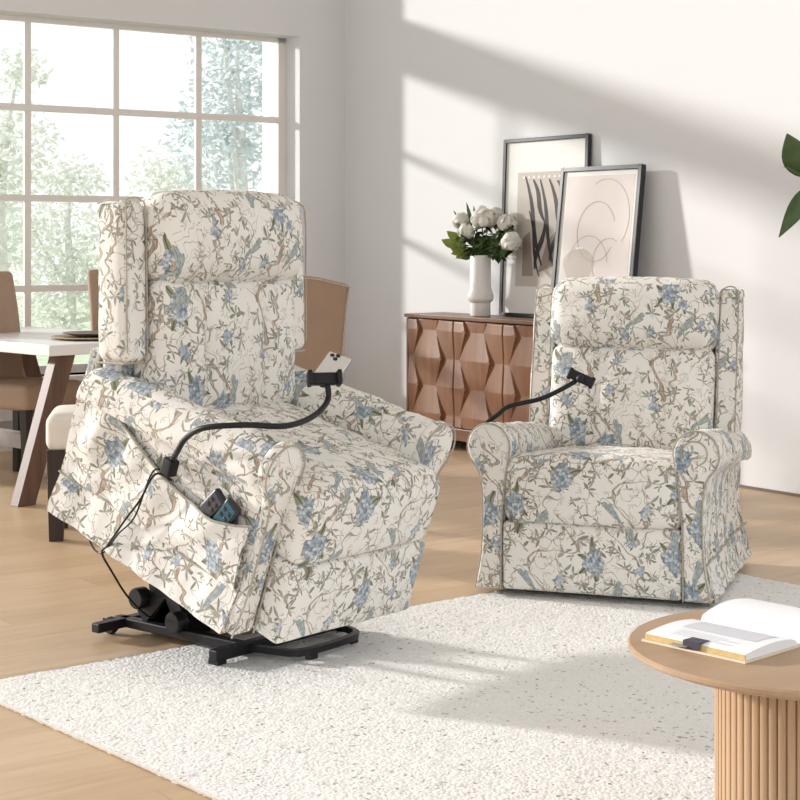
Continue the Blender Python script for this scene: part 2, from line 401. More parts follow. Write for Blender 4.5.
def loft(loops, cap=True):
    n = len(loops[0]); V = [Vector(p) for l in loops for p in l]; Fc = []
    for i in range(len(loops) - 1):
        for k in range(n):
            l = (k + 1) % n; Fc.append((i * n + k, i * n + l, (i + 1) * n + l, (i + 1) * n + k))
    if cap:
        Fc.append(tuple(range(n))); Fc.append(tuple(range((len(loops) - 1) * n, len(loops) * n)))
    return V, Fc
def shell(fn, nu, nv, off):
    """closed thin solid: fn(u,v) front surface, fn+off the back"""
    V = []; Fc = []; W = nv + 1
    for s in (0, 1):
        for i in range(nu + 1):
            for j in range(nv + 1):
                p = Vector(fn(i / nu, j / nv)); V.append(p + (Vector(off) if s else Vector((0, 0, 0))))
    N = (nu + 1) * W
    for i in range(nu):
        for j in range(nv):
            a, b, c, d = i * W + j, (i + 1) * W + j, (i + 1) * W + j + 1, i * W + j + 1
            Fc.append((a, b, c, d)); Fc.append((N + d, N + c, N + b, N + a))
    rim = [i * W for i in range(nu + 1)] + [nu * W + j for j in range(1, nv + 1)] + [i * W + nv for i in range(nu - 1, -1, -1)] + [j for j in range(nv - 1, 0, -1)]
    for k in range(len(rim)):
        a, b = rim[k], rim[(k + 1) % len(rim)]; Fc.append((b, a, N + a, N + b))
    return V, Fc
def beam(p, q, w, h, up=(0, 0, 1)):
    p, q = Vector(p), Vector(q); d = (q - p); L = d.length; d.normalize(); up = Vector(up)
    s = d.cross(up).normalized(); u = s.cross(d)
    m = Matrix((( d.x, s.x, u.x, p.x), (d.y, s.y, u.y, p.y), (d.z, s.z, u.z, p.z), (0, 0, 0, 1)))
    return xf(box(0, L, -w / 2, w / 2, -h / 2, h / 2), m)
def ball(c, r, n=10, sq=(1, 1, 1)):
    prof = [(r * math.sin(PI * i / n), -r * math.cos(PI * i / n)) for i in range(n + 1)]
    prof[0] = (0, -r); prof[-1] = (0, r)
    g = lathe(prof, n * 2); return [Vector((p.x * sq[0] + c[0], p.y * sq[1] + c[1], p.z * sq[2] + c[2])) for p in g[0]], g[1]

def mesh(name, g, mat, parent=None, T=None, smooth=True, bevel=0., uvo=(0, 0), angle=40, bseg=2):
    V, Fc = g
    me = bpy.data.meshes.new(name)
    bm = bmesh.new(); vs = [bm.verts.new(p) for p in V]
    for f in Fc:
        try: bm.faces.new([vs[i] for i in dict.fromkeys(f)])
        except Exception: pass
    bmesh.ops.remove_doubles(bm, verts=bm.verts, dist=1e-6)
    bmesh.ops.recalc_face_normals(bm, faces=bm.faces)
    bm.normal_update()
    ul = bm.loops.layers.uv.new('UVMap')
    for f in bm.faces:
        nx, ny, nz = (abs(q) for q in f.normal)
        for l in f.loops:
            c = l.vert.co
            if nx > ny * 1.15 and nx > nz * 1.05: p = (c.y + .37, c.z)
            elif nz > ny * 1.35: p = (c.x, c.y * 1. + .13)
            else: p = (c.x, c.z)
            l[ul].uv = (p[0] + uvo[0], p[1] + uvo[1])
    if T is not None: bmesh.ops.transform(bm, matrix=T, verts=bm.verts)
    bm.to_mesh(me); bm.free()
    if smooth:
        for p in me.polygons: p.use_smooth = True
        me.set_sharp_from_angle(angle=R(angle))
    o = bpy.data.objects.new(name, me); COL.objects.link(o); me.materials.append(mat)
    if parent is not None: o.parent = parent
    if bevel:
        b = o.modifiers.new('bevel', 'BEVEL'); b.width = bevel; b.segments = bseg; b.limit_method = 'ANGLE'; b.angle_limit = R(35)
        b.harden_normals = False
    return o
def thing(name, label, cat, loc=(0, 0, 0), rotz=0., group=None):
    o = bpy.data.objects.new(name, None); COL.objects.link(o); o.empty_display_size = .1
    o.location = loc; o.rotation_euler = (0, 0, rotz); o['label'] = label; o['category'] = cat
    if group: o['group'] = group
    return o
def tag(o, label, cat, group=None, kind=None):
    o['label'] = label; o['category'] = cat
    if group: o['group'] = group
    if kind: o['kind'] = kind
    return o
def struct(name, g, mat, T=None, parent=None, label=None, **kw):
    o = mesh(name, g, mat, parent, None, smooth=False, **kw)
    if T is not None: o.matrix_world = T
    if parent is None: o['kind'] = 'structure'; o['category'] = name.split('_')[0]
    if label: o['label'] = label
    return o
def at(px, py, Y):
    """world point seen at a photo pixel when it is Y metres deep"""
    return Vector(((px - 400) * Y / F_PX, Y, CAM_H + (HOR - py) * Y / F_PX))

# ------------------------------------------------------------------ the room
struct('floor', box(-.2, 11, -9.5, .14, -.1, 0), M['floor'], ROOM, label='pale honey oak plank floor')
struct('wall_back', box(-.24, 6.6, 0, .14, 0, 4.3), M['wall'], ROOM, label='warm white wall behind the sideboard')
W0, W1, Z0, Z1 = .365, 3.46, .43, 2.61
CZ0, CZ1 = 2.88, 4.12     # unseen high window, added to let sun onto the upper back wall
struct('wall_left', join(box(-.24, 0, -W0, 0, 0, 4.3), box(-.24, 0, -3.7, -W1, 0, 4.3), box(-.24, 0, -W1, -W0, 0, Z0), box(-.24, 0, -W1, -W0, Z1, CZ0), box(-.24, 0, -W1, -W0, CZ1, 4.3)), M['wall'], ROOM, label='warm white wall around the big window')
struct('ceiling', box(-.24, 10.2, -8.2, .14, 4.3, 4.4), M['ceil'], ROOM, label='white ceiling')
struct('baseboard_left', box(0, .014, -3.7, 0, 0, .09), M['trimw'], ROOM, label='white baseboard under the window')
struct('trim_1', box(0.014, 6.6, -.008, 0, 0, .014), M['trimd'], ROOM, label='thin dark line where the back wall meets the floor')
win = bpy.data.objects.new('window_1', None); COL.objects.link(win); win.matrix_world = ROOM @ Matrix.Translation((-.19, 0, Z0))
win['kind'] = 'structure'; win['label'] = 'large white window with a grid of square panes'; win['category'] = 'window'
H = Z1 - Z0
fr = [box(-.02, .02, -W0 - .062, -W0, 0, H), box(-.02, .02, -W1, -W1 + .06, 0, H), box(-.02, .02, -W1, -W0, 0, .05), box(-.02, .02, -W1, -W0, H - .03, H)]
mull = [1.03, 1.622, 2.214, 2.806]; trans = [.953, 1.506, 2.057]
fr += [box(-.012, .012, -q - .021, -q + .021, .05, H - .03) for q in mull]
fr += [box(-.016, .016, -W1 + .06, -W0 - .062, q - Z0 - .02, q - Z0 + .02) for q in trans]
mesh('window_frame', join(*fr), M['trimw'], win, smooth=False)
struct('window_sill', box(.022, .24, -W1 - .04, -W0 + .04, -.035, .0), M['trimw'], None, win, bevel=.006)
we = [W0 + .062] + mull + [W1 - .06]; ze = [Z0 + .05] + trans + [Z1 - .03]
for i in range(5):
    for j in range(4):
        mesh('glass_pane', box(-.003, .003, -we[i + 1] + .02, -we[i] - .02, ze[j] - Z0 + .015, ze[j + 1] - Z0 - .015), M['glass'], win, smooth=False)

added_win = bpy.data.objects.new('added_window_2', None); COL.objects.link(added_win); added_win.matrix_world = ROOM @ Matrix.Translation((-.19, 0, CZ0))
added_win['kind'] = 'structure'; added_win['label'] = 'unseen high window added above the large one to sun the back wall'; added_win['category'] = 'window'
H2 = CZ1 - CZ0
mesh('window_frame', join(box(-.02, .02, -W0 - .05, -W0, 0, H2), box(-.02, .02, -W1, -W1 + .05, 0, H2), box(-.02, .02, -W1, -W0, 0, .03), box(-.02, .02, -W1, -W0, H2 - .03, H2)), M['trimw'], added_win, smooth=False)
for a_, b_ in ((-W1 + .045, -W0 - .045),):
    mesh('glass_pane', box(-.003, .003, a_, b_, .025, H2 - .025), M['glass'], added_win, smooth=False)

# outside
lawn = struct('lawn', box(-30, -.25, -16, 12, -.5, -.25), M['lawn'], ROOM, label='pale sunlit lawn outside the window'); lawn['category'] = 'lawn'
tag(mesh('porch_post', box(-.055, .055, -.055, .055, 0, 4.0), M['post'], None, smooth=False, bevel=.01), 'white porch post just outside the right window panes', 'post')
bpy.data.objects['porch_post'].location = room(-1.4, -.285, -.25)
bpy.data.objects['porch_post'].rotation_euler.z = ROOM_ROT
def leafquad(c, s, nrm, rnd):
    d = Vector((rnd.uniform(-1, 1), rnd.uniform(-1, 1), rnd.uniform(-.7, .7))).normalized()
    a = d.cross(nrm); a = a.normalized() if a.length > 1e-4 else d.orthogonal().normalized()
    n2 = a.cross(d) * s * .12
    return [c - d * s, c - d * s * .2 + a * s * .42 + n2, c + d * s, c - d * s * .2 - a * s * .42 + n2]
def tree(name, label, base, h, blobs, leaves, size, mat, seed, group):
    rnd = random.Random(seed)
    t = thing(name, label, 'tree', base, 0, group)
    V, Fc = [], []; tot = sum(b[3] ** 2 for b in blobs)
    for bx, by, bz, br, sq in blobs:
        for _ in range(int(leaves * br * br / tot)):
            d = Vector((rnd.gauss(0, 1), rnd.gauss(0, 1), rnd.gauss(0, 1))).normalized()
            rr = br * rnd.random() ** .45
            c = Vector((bx + d.x * rr, by + d.y * rr, bz + d.z * rr * sq))
            q = leafquad(c, size * rnd.uniform(.6, 1.3), d, rnd); o = len(V); V += q; Fc.append((o, o + 1, o + 2, o + 3))
    me = bpy.data.meshes.new('foliage'); me.from_pydata(V, [], Fc); f = bpy.data.objects.new('foliage', me); COL.objects.link(f); f.parent = t; me.materials.append(mat); f['kind'] = 'stuff'
    br_ = [tube([(0, 0, 0), (.05, .03, h * .4), (0, 0, h * .8)], lambda q: .09 * (1 - .7 * q), 8, smooth=4)]
    for bx, by, bz, br, sq in blobs:
        br_.append(tube([(.03, .02, min(h * .45, bz * .6)), (bx * .5, by * .5, bz * .8), (bx, by, bz)], lambda q: .035 * (1 - .7 * q), 6, smooth=4))
    mesh('trunk', join(*br_), M['barkpale'], t)
    return t
def ray_at(px, t):  # floor point on the room line t seen at photo column px
    k = (px - 400) / F_PX
    w = -(k * (CORNER.y + AX.y * t) - (CORNER.x + AX.x * t)) / (AY.x - AY.y * k)
    return room(t, w, -.25)
TG = 'trees outside the window'
b = ray_at(238, -3.2)
tree('garden_tree', 'tall blue-green tree with glare-washed leaves seen through the right column of panes', b, 3.6, [(0, 0, 3.3, .5, 1.4), (-.1, .1, 2.4, .55, 1.2), (.05, 0, 1.5, .4, 1.0), (-.2, -.1, 3.9, .3, 1.), (-.1, .1, .8, .35, .8)], 4200, .045, M['treeblue'], 3, TG)
b = ray_at(66, -8.)
tree('garden_tree', 'wide glare-pale tree low behind the left half of the window', b, 2.3, [(-.4, .2, 1.6, .8, .8), (.5, 0, 1.3, .7, .8), (0, .3, 2.2, .45, .7), (1.1, .3, .9, .6, .8), (-.2, 0, .8, .7, .8)], 5200, .05, M['treepale'], 5, TG)
b = ray_at(-4, -4.6)
tree('garden_tree', 'glare-pale tree cut by the left edge of the photo', b, 2.8, [(0, 0, 2.3, .6, .9), (-.3, .2, 1.6, .6, .9), (.2, 0, 3., .3, .8)], 2600, .05, M['treepale'], 8, TG)
b = ray_at(165, -5.2)
tree('garden_tree', 'low glare-pale tree behind the recliner back and the middle window bar', b, 1.9, [(0, 0, 2.1, .5, .8), (.5, .1, 1.6, .5, .8), (-.4, 0, 1.5, .5, .7)], 1700, .05, M['treepale'], 9, TG)

# ------------------------------------------------------------------ rug
def rug():
    A = Vector((-1.212, 4.566, 0)); e1 = Vector((.785, .62, 0)); e2 = Vector((.66, -.75, 0)).normalized()
    L1, L2 = 2.87, 3.1; nu, nv = 260, 270
    rnd = random.Random(2)
    def fn(u, v):
        p = e1 * (u * L1) + e2 * (v * L2)
        edge = min(u * L1, (1 - u) * L1, v * L2, (1 - v) * L2)
        z = .011 + rnd.uniform(-.0016, .0016) + .0015 * noise.noise(p * 6)
        j = Vector((rnd.uniform(-.004, .004), rnd.uniform(-.004, .004), 0))
        if edge < .004: z = .009 + rnd.uniform(0, .003)
        return p + j + Vector((0, 0, z))
    V = []; Fc = []; W = nv + 1
    for i in range(nu + 1):
        for j in range(nv + 1): V.append(fn(i / nu, j / nv))
    for i in range(nu):
        for j in range(nv): Fc.append((i * W + j, (i + 1) * W + j, (i + 1) * W + j + 1, i * W + j + 1))
    rim = [i * W for i in range(nu + 1)] + [nu * W + j for j in range(1, nv + 1)] + [i * W + nv for i in range(nu - 1, -1, -1)] + [j for j in range(nv - 1, 0, -1)]
    base = len(V)
    for k in rim: V.append(Vector((V[k].x, V[k].y, 0.0005)))
    for k in range(len(rim)):
        l = (k + 1) % len(rim); Fc.append((rim[l], rim[k], base + k, base + l))
    Fc.append(tuple(base + k for k in range(len(rim))))
    t = thing('area_rug', 'ivory nubby wool rug with dark flecks on the oak floor', 'rug', A)
    mesh('pile', (V, Fc), M['rug'], t, angle=80)
    c = [A, A + e1 * L1, A + e1 * L1 + e2 * L2, A + e2 * L2]
    bd = [tube([q - A + Vector((0, 0, .0065)) for q in (c[i], c[(i + 1) % 4])], .0055, 6) for i in range(4)]
    mesh('edge_binding', join(*bd), plain('rug_binding', (.60, .57, .52), .9, var=.3, scale=90), t)
rug()

# ------------------------------------------------------------------ recliners
BY, BZ = .17, .45
def back_m(ALPHA):  # (x, d, h) -> body space
    return Matrix(((1, 0, 0, 0), (0, math.cos(ALPHA), math.sin(ALPHA), BY), (0, -math.sin(ALPHA), math.cos(ALPHA), BZ), (0, 0, 0, 1)))
def arm_profile(front=False):
    cx, cz, r = .384, .528, .082
    pts = [(.337, .035 if front else .26), (.333, .30), (.312, .46)]
    for i in range(15):
        a = R(180 - (180 + 48) * i / 14); pts.append((cx + r * math.cos(a), cz + r * math.sin(a)))
    pts += [(.418, .435), (.408, .38), (.405, .30)]
    if front: pts += [(.41, .17), (.422, .10), (.435, .035)]
    else: pts += [(.404, .26)]
    return pts
def arm_z(y): return -.085 * max(0, (y + .43)) / .8
def recliner(label, loc, rotz, T, pocket, side_fold, wr, af, alpha, wd, wlow, wrad, wout, spiral_on):
    t = thing('recliner_chair', label, 'recliner', loc, rotz, 'floral recliners')
    FL = M['floral']
    def part(name, g, mat=FL, parent=t, **kw): return mesh(name, g, mat, parent, T, **kw)
    def P(o): return [T @ Vector(o)]
    wn = lambda p, s, a: a * noise.noise(Vector(p) * s + Vector((wr, 0, 0)))
    # seat cushion with a fat rolled front
    def sf(p, u):
        x, y, z = p
        if u.z > 0: z += .026 * (1 - abs(u.x) ** 3) * (1 - .3 * u.y ** 4) * max(0, u.z)
        if u.y < 0: y -= .022 * (1 - u.x ** 2) * (1 - u.z ** 2) * -u.y
        if u.z > 0: z -= .05 * max(0, (y + .40) / .6) * u.z
        d = wn(p, 11, .006)
        return (x + d * u.x * .5, y - .3 * d, z + d)
    part('seat_cushion', rbox(-.333, .333, -.485, .27, .262, .490, .050, 12, sf), uvo=(.1, .05))
    def ff(p, u):
        x, y, z = p; y -= .016 * (1 - u.x ** 2) * (1 - u.z ** 2) if u.y < 0 else 0
        d = wn(p, 10, .005); return (x, y + d, z)
    part('footrest_panel', rbox(-.333, .333, -.480, -.36, .035, .272, .020, 12, ff), uvo=(.42, .3))
    # back: lower cushion with tufted channels, then a headrest roll
    B = back_m(alpha)
    def lf(p, u):
        x, y, z = p
        if u.y < 0:
            bul = .035 * (1 - abs(u.x) ** 2.5) * (1 - abs(u.z) ** 2.2)
            ch = sum(math.exp(-((x - q) / .022) ** 2) for q in (-.135, .135)) * .020 * (1 - abs(u.z) ** 4)
            bt = sum(math.exp(-(((x - q) / .02) ** 2 + ((z - .19) / .03) ** 2)) for q in (-.135, .135)) * .014
            y -= (bul - ch - bt) * -u.y
        d = wn(p, 12, .007); return (x + d * .4, y + d, z)
    part('back_cushion', xf(rbox(-.335, .335, -.02, .14, -.02, .41, .05, 16, lf), B), uvo=(.0, .62))
    def hf(p, u):
        x, y, z = p
        if u.y < 0: y -= .035 * (1 - abs(u.x) ** 4) * (1 - u.z ** 2) * -u.y
        if u.z > 0: z += .012 * (1 - u.x ** 2) * u.z
        pk = .008 * math.sin(x * 55) * math.exp(-((u.z + .95) / .25) ** 2)
        d = wn(p, 13, .007) + pk; return (x + d * .3, y + d, z + d * .4)
    part('headrest', xf(rbox(-.345, .345, -.05, .13, .388, .665, .07, 14, hf), B), uvo=(.27, .25))
    part('back_shell', xf(rbox(-.40, .40, .13, .205, -.22, .63, .03, 8), B), uvo=(.5, .1))
    # wings
    for s in (-1, 1):
        def wf(p, u):
            x, y, z = p
            x += .010 * (1 - u.y ** 2) * (1 - abs(u.z) ** 3) * u.x
            if u.z > 0: y += .012 * u.z ** 4
            d = wn(p + Vector((s, 0, 0)), 9, .006); return (x + d * u.x, y, z)
        g = rbox(.340, .425 + wout, .005 + wd, .175, wlow, .640, wrad, 10, wf)
        if s < 0: g = mirx(g)
        w = part('wing', xf(g, B), uvo=(.15 * s, .4))
        lp = []
        for y0 in (.005 + wd,):
            loop = [(q0 + .007 + (wout if q0 > .38 else 0), q1) for q0, q1 in ((.414, wlow + .03), (.414, .40), (.414, .60), (.400, .640), (.378, .648), (.356, .640), (.345, .61), (.342, .40), (.342, wlow + .03))]
            lp.append(tube([(q[0], y0 + .002 + (.012 if q[1] > .62 else 0), q[1]) for q in loop], .0028, 6, smooth=5))
        lp.append(tube([(.345, .02 + wd, wlow - .001), (.425 + wout, .02 + wd, wlow - .001), (.425 + wout, .165, wlow - .001)], .0035, 6))
        loop2 = [(.429 + wout, .03 + wd, .637), (.429 + wout, .11, .641), (.426 + wout, .160, .632)]
        lp.append(tube(loop2, .0028, 6, smooth=4))
        g = join(*lp)
        if s < 0: g = mirx(g)
        part('piping', xf(g, B), M['piping'], parent=w)
    # arms
    prof = arm_profile(); cxz = (.355, .42)
    for s in (-1, 1):
        loops = []
        ys = [af, af + .008, af + .025] + [af + .045 + (.40 - af - .045) * i / 16 for i in range(17)] + [.415, .425]
        for k, y in enumerate(ys):
            sc = {0: .93, 1: .975, len(ys) - 1: .9, len(ys) - 2: .97}.get(k, 1.)
            lp = []
            for (x, z) in prof:
                xx = cxz[0] + (x - cxz[0]) * sc; zz = cxz[1] + (z - cxz[1]) * sc
                top = max(0, min(1, (z - .40) / .1))
                d = .006 * noise.noise(Vector((x * 9, y * 10, z * 9)) + Vector((wr, s * 5, 0))) + .0028 * math.sin(y * 60 + x * 30) * (1 if z > .5 else 0)
                lp.append((xx + d, y, zz + d + arm_z(y) * top))
            loops.append(lp)
        g = loft(loops)
        if s < 0: g = mirx(g)
        part('armrest', g, uvo=(.2 + .2 * s, .15), angle=60)
        pf = arm_profile(True)
        pan = prism(pf, af - .027, af + .015, 'xz')
        if s < 0: pan = mirx(pan)
        o = part('arm_front_panel', pan, bevel=.010 if spiral_on else .016, bseg=4, uvo=(.33 * s, .2))
        path = [(x, af - .028, z) for x, z in pf]
        cx, cz = .384, .528
        spiral = [(cx + (.058 - .0016 * i) * math.cos(R(205 - 17 * i)), af - .029, cz + (.058 - .0016 * i) * math.sin(R(205 - 17 * i))) for i in range(17)]
        g = tube(path, .0030, 6, smooth=2)
        if spiral_on and s > 0: g = join(g, tube(spiral, .0024, 6, smooth=2))
        if s < 0: g = mirx(g)
        part('piping', g, M['piping'], parent=o)
    # sides with flared skirt
    for s in (-1, 1):
        def side(u, v):
            y = af + .01 + (.45 - af - .01) * u; z = .03 + .47 * v + arm_z(y) * v
            if z > .30: x = .404 + .006 * (z - .30) / .2
            elif z > .155: x = .414 - .010 * (z - .155) / .145
            else: x = .414 + .030 * (.155 - z) / .115
            x += .012 * max(0, u - .85) / .15 * (1 - v)
            if side_fold: x += .0042 * math.sin(y * 75 + 2 * noise.noise(Vector((y * 6, z * 4, 0)))) * min(1, u * 8) * (.5 + .5 * (1 - v))
            x += .010 * noise.noise(Vector((y * 7, z * 7, wr + s))) * min(1, u * 6)
            if z < .155: x += .0035 * math.sin(y * 48 + wr) * (1 - v) * min(1, u * 6)
            return (s * x, y, z)
        part('side_panel', shell(side, 60, 26, (-s * .03, 0, 0)), uvo=(.3 * s, .06), angle=70)
        seam = []
        for i in range(40):
            q = Vector(side(i / 39, .25)); seam.append((q.x + s * .002, q.y, .155 + .004 * math.sin(i * .5)))
        part('skirt_seam', tube(seam, .0036, 6), M['piping'])
    part('rear_panel', rbox(-.41, .41, .425, .462, .04, .56, .015, 8), uvo=(.1, .1))
    part('underside_lining', box(-.375, .375, af + .06, .42, .075, .25), M['lining'], smooth=False)
    if pocket:
        ctl = [(-.42, .375), (-.36, .358), (-.31, .338), (-.24, .322), (-.17, .318), (-.08, .318), (0., .328), (.1, .358), (.19, .392), (.30, .43), (.395, .462), (.45, .478)]
        def ptop(y):
            for (a, za), (b_, zb) in zip(ctl, ctl[1:]):
                if y <= b_:
                    k = (y - a) / (b_ - a); k = max(0, min(1, k)); return za + (zb - za) * k
            return ctl[-1][1]
        def pk(u, v):
            y = af + .015 + (.44 - af - .015) * u; zt = ptop(y); z = .158 + (zt - .158) * v
            x = .424 + .010 * math.sin(PI * v) + .004
            open_ = math.exp(-((y + .23) / .085) ** 2)
            x += .036 * open_ * v ** 1.3
            x += .020 * noise.noise(Vector((y * 9 + z * 5, z * 6 - y * 3, 3.3))) * min(1, u * 8, (1 - u) * 8 + .3) * (1 - v ** 5)
            x += .011 * math.sin(y * 34 + z * 26 + 1.5 * noise.noise(Vector((y * 5, z * 5, 1)))) * v * (1 - v ** 6) * 1.4 * min(1, u * 8, (1 - u) * 8)
            return (-x, y, z)
        o = part('side_pocket', shell(pk, 70, 24, (.010, 0, 0)), uvo=(.05, .4), angle=75)
        part('piping', tube([Vector(pk(i / 60, 1.)) for i in range(61)], .004, 6), M['piping'], parent=o)
    return t

# left recliner: raised and tipped forward by its lift
TH = R(19.3); AF1 = -.39
SCX = Matrix.Scale(.94, 4, (1, 0, 0)); SC1 = Matrix.Scale(.87, 4, (1, 0, 0))
Fv = Vector((.766, -.643, 0)).normalized(); Rv = Vector((-Fv.y, Fv.x, 0))
P0 = Vector((-.36, 5.0, 0))
CH1 = P0 - Fv * .27       # base of the thing
ROT1 = math.atan2(Rv.y, Rv.x)
W1m = Matrix.Translation(CH1) @ Matrix.Rotation(ROT1, 4, 'Z')
# the near front bottom corner of the side is the point the body tips about
piv_local = W1m.inverted() @ Vector((-.454, 4.51, .15))
T1 = Matrix.Translation(piv_local) @ Matrix.Rotation(TH, 4, 'X') @ Matrix.Translation((.44 * .87, -AF1 + .02, -.04)) @ SC1
c1 = recliner('floral recliner raised and tipped forward on its black lift base, phone on its arm holder', CH1, ROT1, T1, True, False, 2.2, AF1 + .025, R(20), .03, .16, .03, .018, False)
def loc1(p): return W1m.inverted() @ Vector(p)
ROT2 = math.atan2(-.326, .945)
R2 = Vector((math.cos(ROT2), math.sin(ROT2), 0)); B2 = Vector((-R2.y, R2.x, 0))
AF2 = -.45
CH2 = Vector((.2625, 5.74, 0)) + R2 * .410 + B2 * (.477)
c2 = recliner('upright floral recliner on the rug with an empty phone holder over its left arm', CH2, ROT2, SCX, False, True, 7.9, AF2, R(12.5), .03, .06, .016, .0, True)
W2m = Matrix.Translation(CH2) @ Matrix.Rotation(ROT2, 4, 'Z')

# lift base of the left recliner (local: y = -(s)-.27 .. front is -y)
def base_frame(t, lifted):
    yb = lambda s: -(s) - .27
    z = .038
    bars = [beam((-.29, yb(0), z), (.29, yb(0), z), .036, .034), beam((-.29, yb(-.53), z), (.29, yb(-.53), z), .036, .030),
            beam((-.155, yb(.01), z), (-.165, yb(-.57), z), .034, .030), beam((.155, yb(.01), z), (.165, yb(-.57), z), .034, .030)]
    b0 = mesh('base_frame', join(*bars), M['black'], t, smooth=False, bevel=.004)
    if not lifted: return b0
    hoop = [(-.15, yb(.0), z), (-.13, yb(.10), z), (-.10, yb(.165), z), (.0, yb(.175), z), (.12, yb(.165), z), (.19, yb(.13), z), (.23, yb(.0), z)]
    mesh('front_hoop', xf(tube(hoop, .014, 4, smooth=4), Matrix.Identity(4)), M['black'], t, smooth=False)
    for sx in (-1, 1):
        w = mesh('caster', xf(lathe([(0, -.012), (.024, -.012), (.027, -.006), (.027, .006), (.024, .012), (0, .012)], 20), Matrix.Translation((sx * .20, yb(-.56), .027)) @ Matrix.Rotation(R(90), 4, 'Y')), M['rubber'], t)
        mesh('fork', join(box(sx * .20 - .017, sx * .20 - .013, yb(-.56) - .015, yb(-.56) + .02, .025, .05), box(sx * .20 + .013, sx * .20 + .017, yb(-.56) - .015, yb(-.56) + .02, .025, .05), box(sx * .20 - .017, sx * .20 + .017, yb(-.56) - .015, yb(-.535), .048, .0525)), M['black'], w, smooth=False)
        mesh('foot', box(sx * .27 - .018, sx * .27 + .018, yb(0) - .02, yb(0) + .02, .0118, .026), M['rubber'], t, smooth=False)
    for fx, fs in ((-.05, .17), (.17, .135)):
        mesh('foot', box(fx - .015, fx + .015, yb(fs) - .012, yb(fs) + .012, .0118, .03), M['rubber'], t, smooth=False)
    for sx in (-1, 1):
        x = sx * .155
        low = Vector((x, yb(-.40), .085)); knee = Vector((x, yb(-.33), .19)); top = Vector((x, yb(-.13), .14))
        l = mesh('lift_arm', join(beam((x, yb(-.46), .06), knee, .018, .055), beam((x, yb(-.27), .06), (x, yb(-.36), .20), .016, .05), beam((x, yb(-.42), .15), (x, yb(-.05), .21), .018, .05)), M['black'], t, smooth=False, bevel=.003)
        for yy, zz in ((yb(-.45), .125), (yb(-.28), .075)):
            mesh('pivot', xf(lathe([(0, -.022), (.03, -.022), (.034, -.016), (.034, .016), (.03, .022), (0, .022)], 20), Matrix.Translation((x - .02, yy, zz)) @ Matrix.Rotation(R(90), 4, 'Y')), M['black'], l)
    mesh('lift_motor', join(rbox(-.05, .05, yb(-.47), yb(-.34), .07, .17, .02, 3), tube([(0, yb(-.34), .12), (0, yb(.0), .20)], .026, 14)), M['black'], t)
base_frame(c1, True)
bf2 = [box(-.34, .34, -.36, -.31, .018, .06), box(-.34, .34, .30, .35, .018, .06), box(-.30, -.26, -.36, .35, .018, .06), box(.26, .30, -.36, .35, .018, .06)]
mesh('base_frame', join(*bf2), M['black'], c2, smooth=False)

# gooseneck phone holders
def clamp_geo(m):
    g = join(rbox(-.042, .042, -.012, .012, -.018, .018, .006, 2), rbox(-.050, -.036, -.03, .012, -.022, .022, .005, 2), rbox(.036, .050, -.03, .012, -.022, .022, .005, 2), ball((0, .02, -.004), .016, 6))
    return xf(g, m)
S1 = W1m @ T1
g0 = S1 @ Vector((-.436, -.01, .40))
pts = [g0, at(177, 452, 4.60), at(186, 438, 4.55), at(204, 428, 4.48), at(245, 425, 4.46), at(285, 426, 4.52), at(312, 417, 4.64), at(327, 402, 4.74), at(328, 388, 4.76), at(325, 381, 4.76)]
gn = mesh('phone_holder', tube([loc1(p) for p in pts], .0085, 10, smooth=6), M['rubber'], c1)
hp = at(324, 379, 4.76)
hm = W1m.inverted() @ Matrix.Translation(hp) @ Matrix.Rotation(R(12), 4, 'Z') @ Matrix.Rotation(R(-20), 4, 'X')
mesh('holder_clamp', clamp_geo(hm), M['rubber'], gn)
def clampbase(M_, x, y, z): return xf(join(rbox(-.02, .02, -.02, .02, -.03, .02, .006, 2)), M_ @ Matrix.Translation((x, y, z)))
mesh('holder_base', clampbase(T1, -.440, -.01, .385), M['rubber'], gn)
def loc2(p): return W2m.inverted() @ Vector(p)
pts2 = [W2m @ Vector((-.436, -.30, .50)), W2m @ Vector((-.43, -.30, .575)), W2m @ Vector((-.38, -.28, .622)), at(510, 406, 5.93), at(540, 399, 5.93), at(562, 389, 5.94), at(576, 381, 5.96)]
gn2 = mesh('phone_holder', tube([loc2(p) for p in pts2], .0085, 10, smooth=6), M['rubber'], c2)
hm2 = W2m.inverted() @ Matrix.Translation(at(581, 378, 5.965)) @ Matrix.Rotation(R(10), 4, 'Z') @ Matrix.Rotation(R(25), 4, 'Y') @ Matrix.Rotation(R(160), 4, 'Z')
mesh('holder_clamp', clamp_geo(hm2), M['rubber'], gn2)
mesh('holder_base', xf(rbox(-.018, .012, -.025, .025, -.04, .03, .006, 2), Matrix.Translation((-.430, -.30, .49))), M['rubber'], gn2)

# smartphone in the left holder
ph = thing('smartphone', 'silver smartphone with three lenses held above the raised recliner seat', 'phone', hp)
pm = Matrix.Rotation(R(16), 4, 'Z') @ Matrix.Rotation(R(-55), 4, 'X') @ Matrix.Rotation(R(34), 4, 'Y') @ Matrix.Translation((0, 0, .012))
mesh('body', rbox(-.036, .036, -.004, .004, 0, .115, .004, 4), M['phone'], ph, pm)
for q in ((-.020, .098), (-.004, .104), (-.006, .086)):
    mesh('camera_lens', xf(lathe([(0, 0), (.0068, 0), (.0068, .0025), (0, .0025)], 16), pm @ Matrix.Translation((q[0], -.004, q[1])) @ Matrix.Rotation(R(90), 4, 'X')), M['lens'], ph)

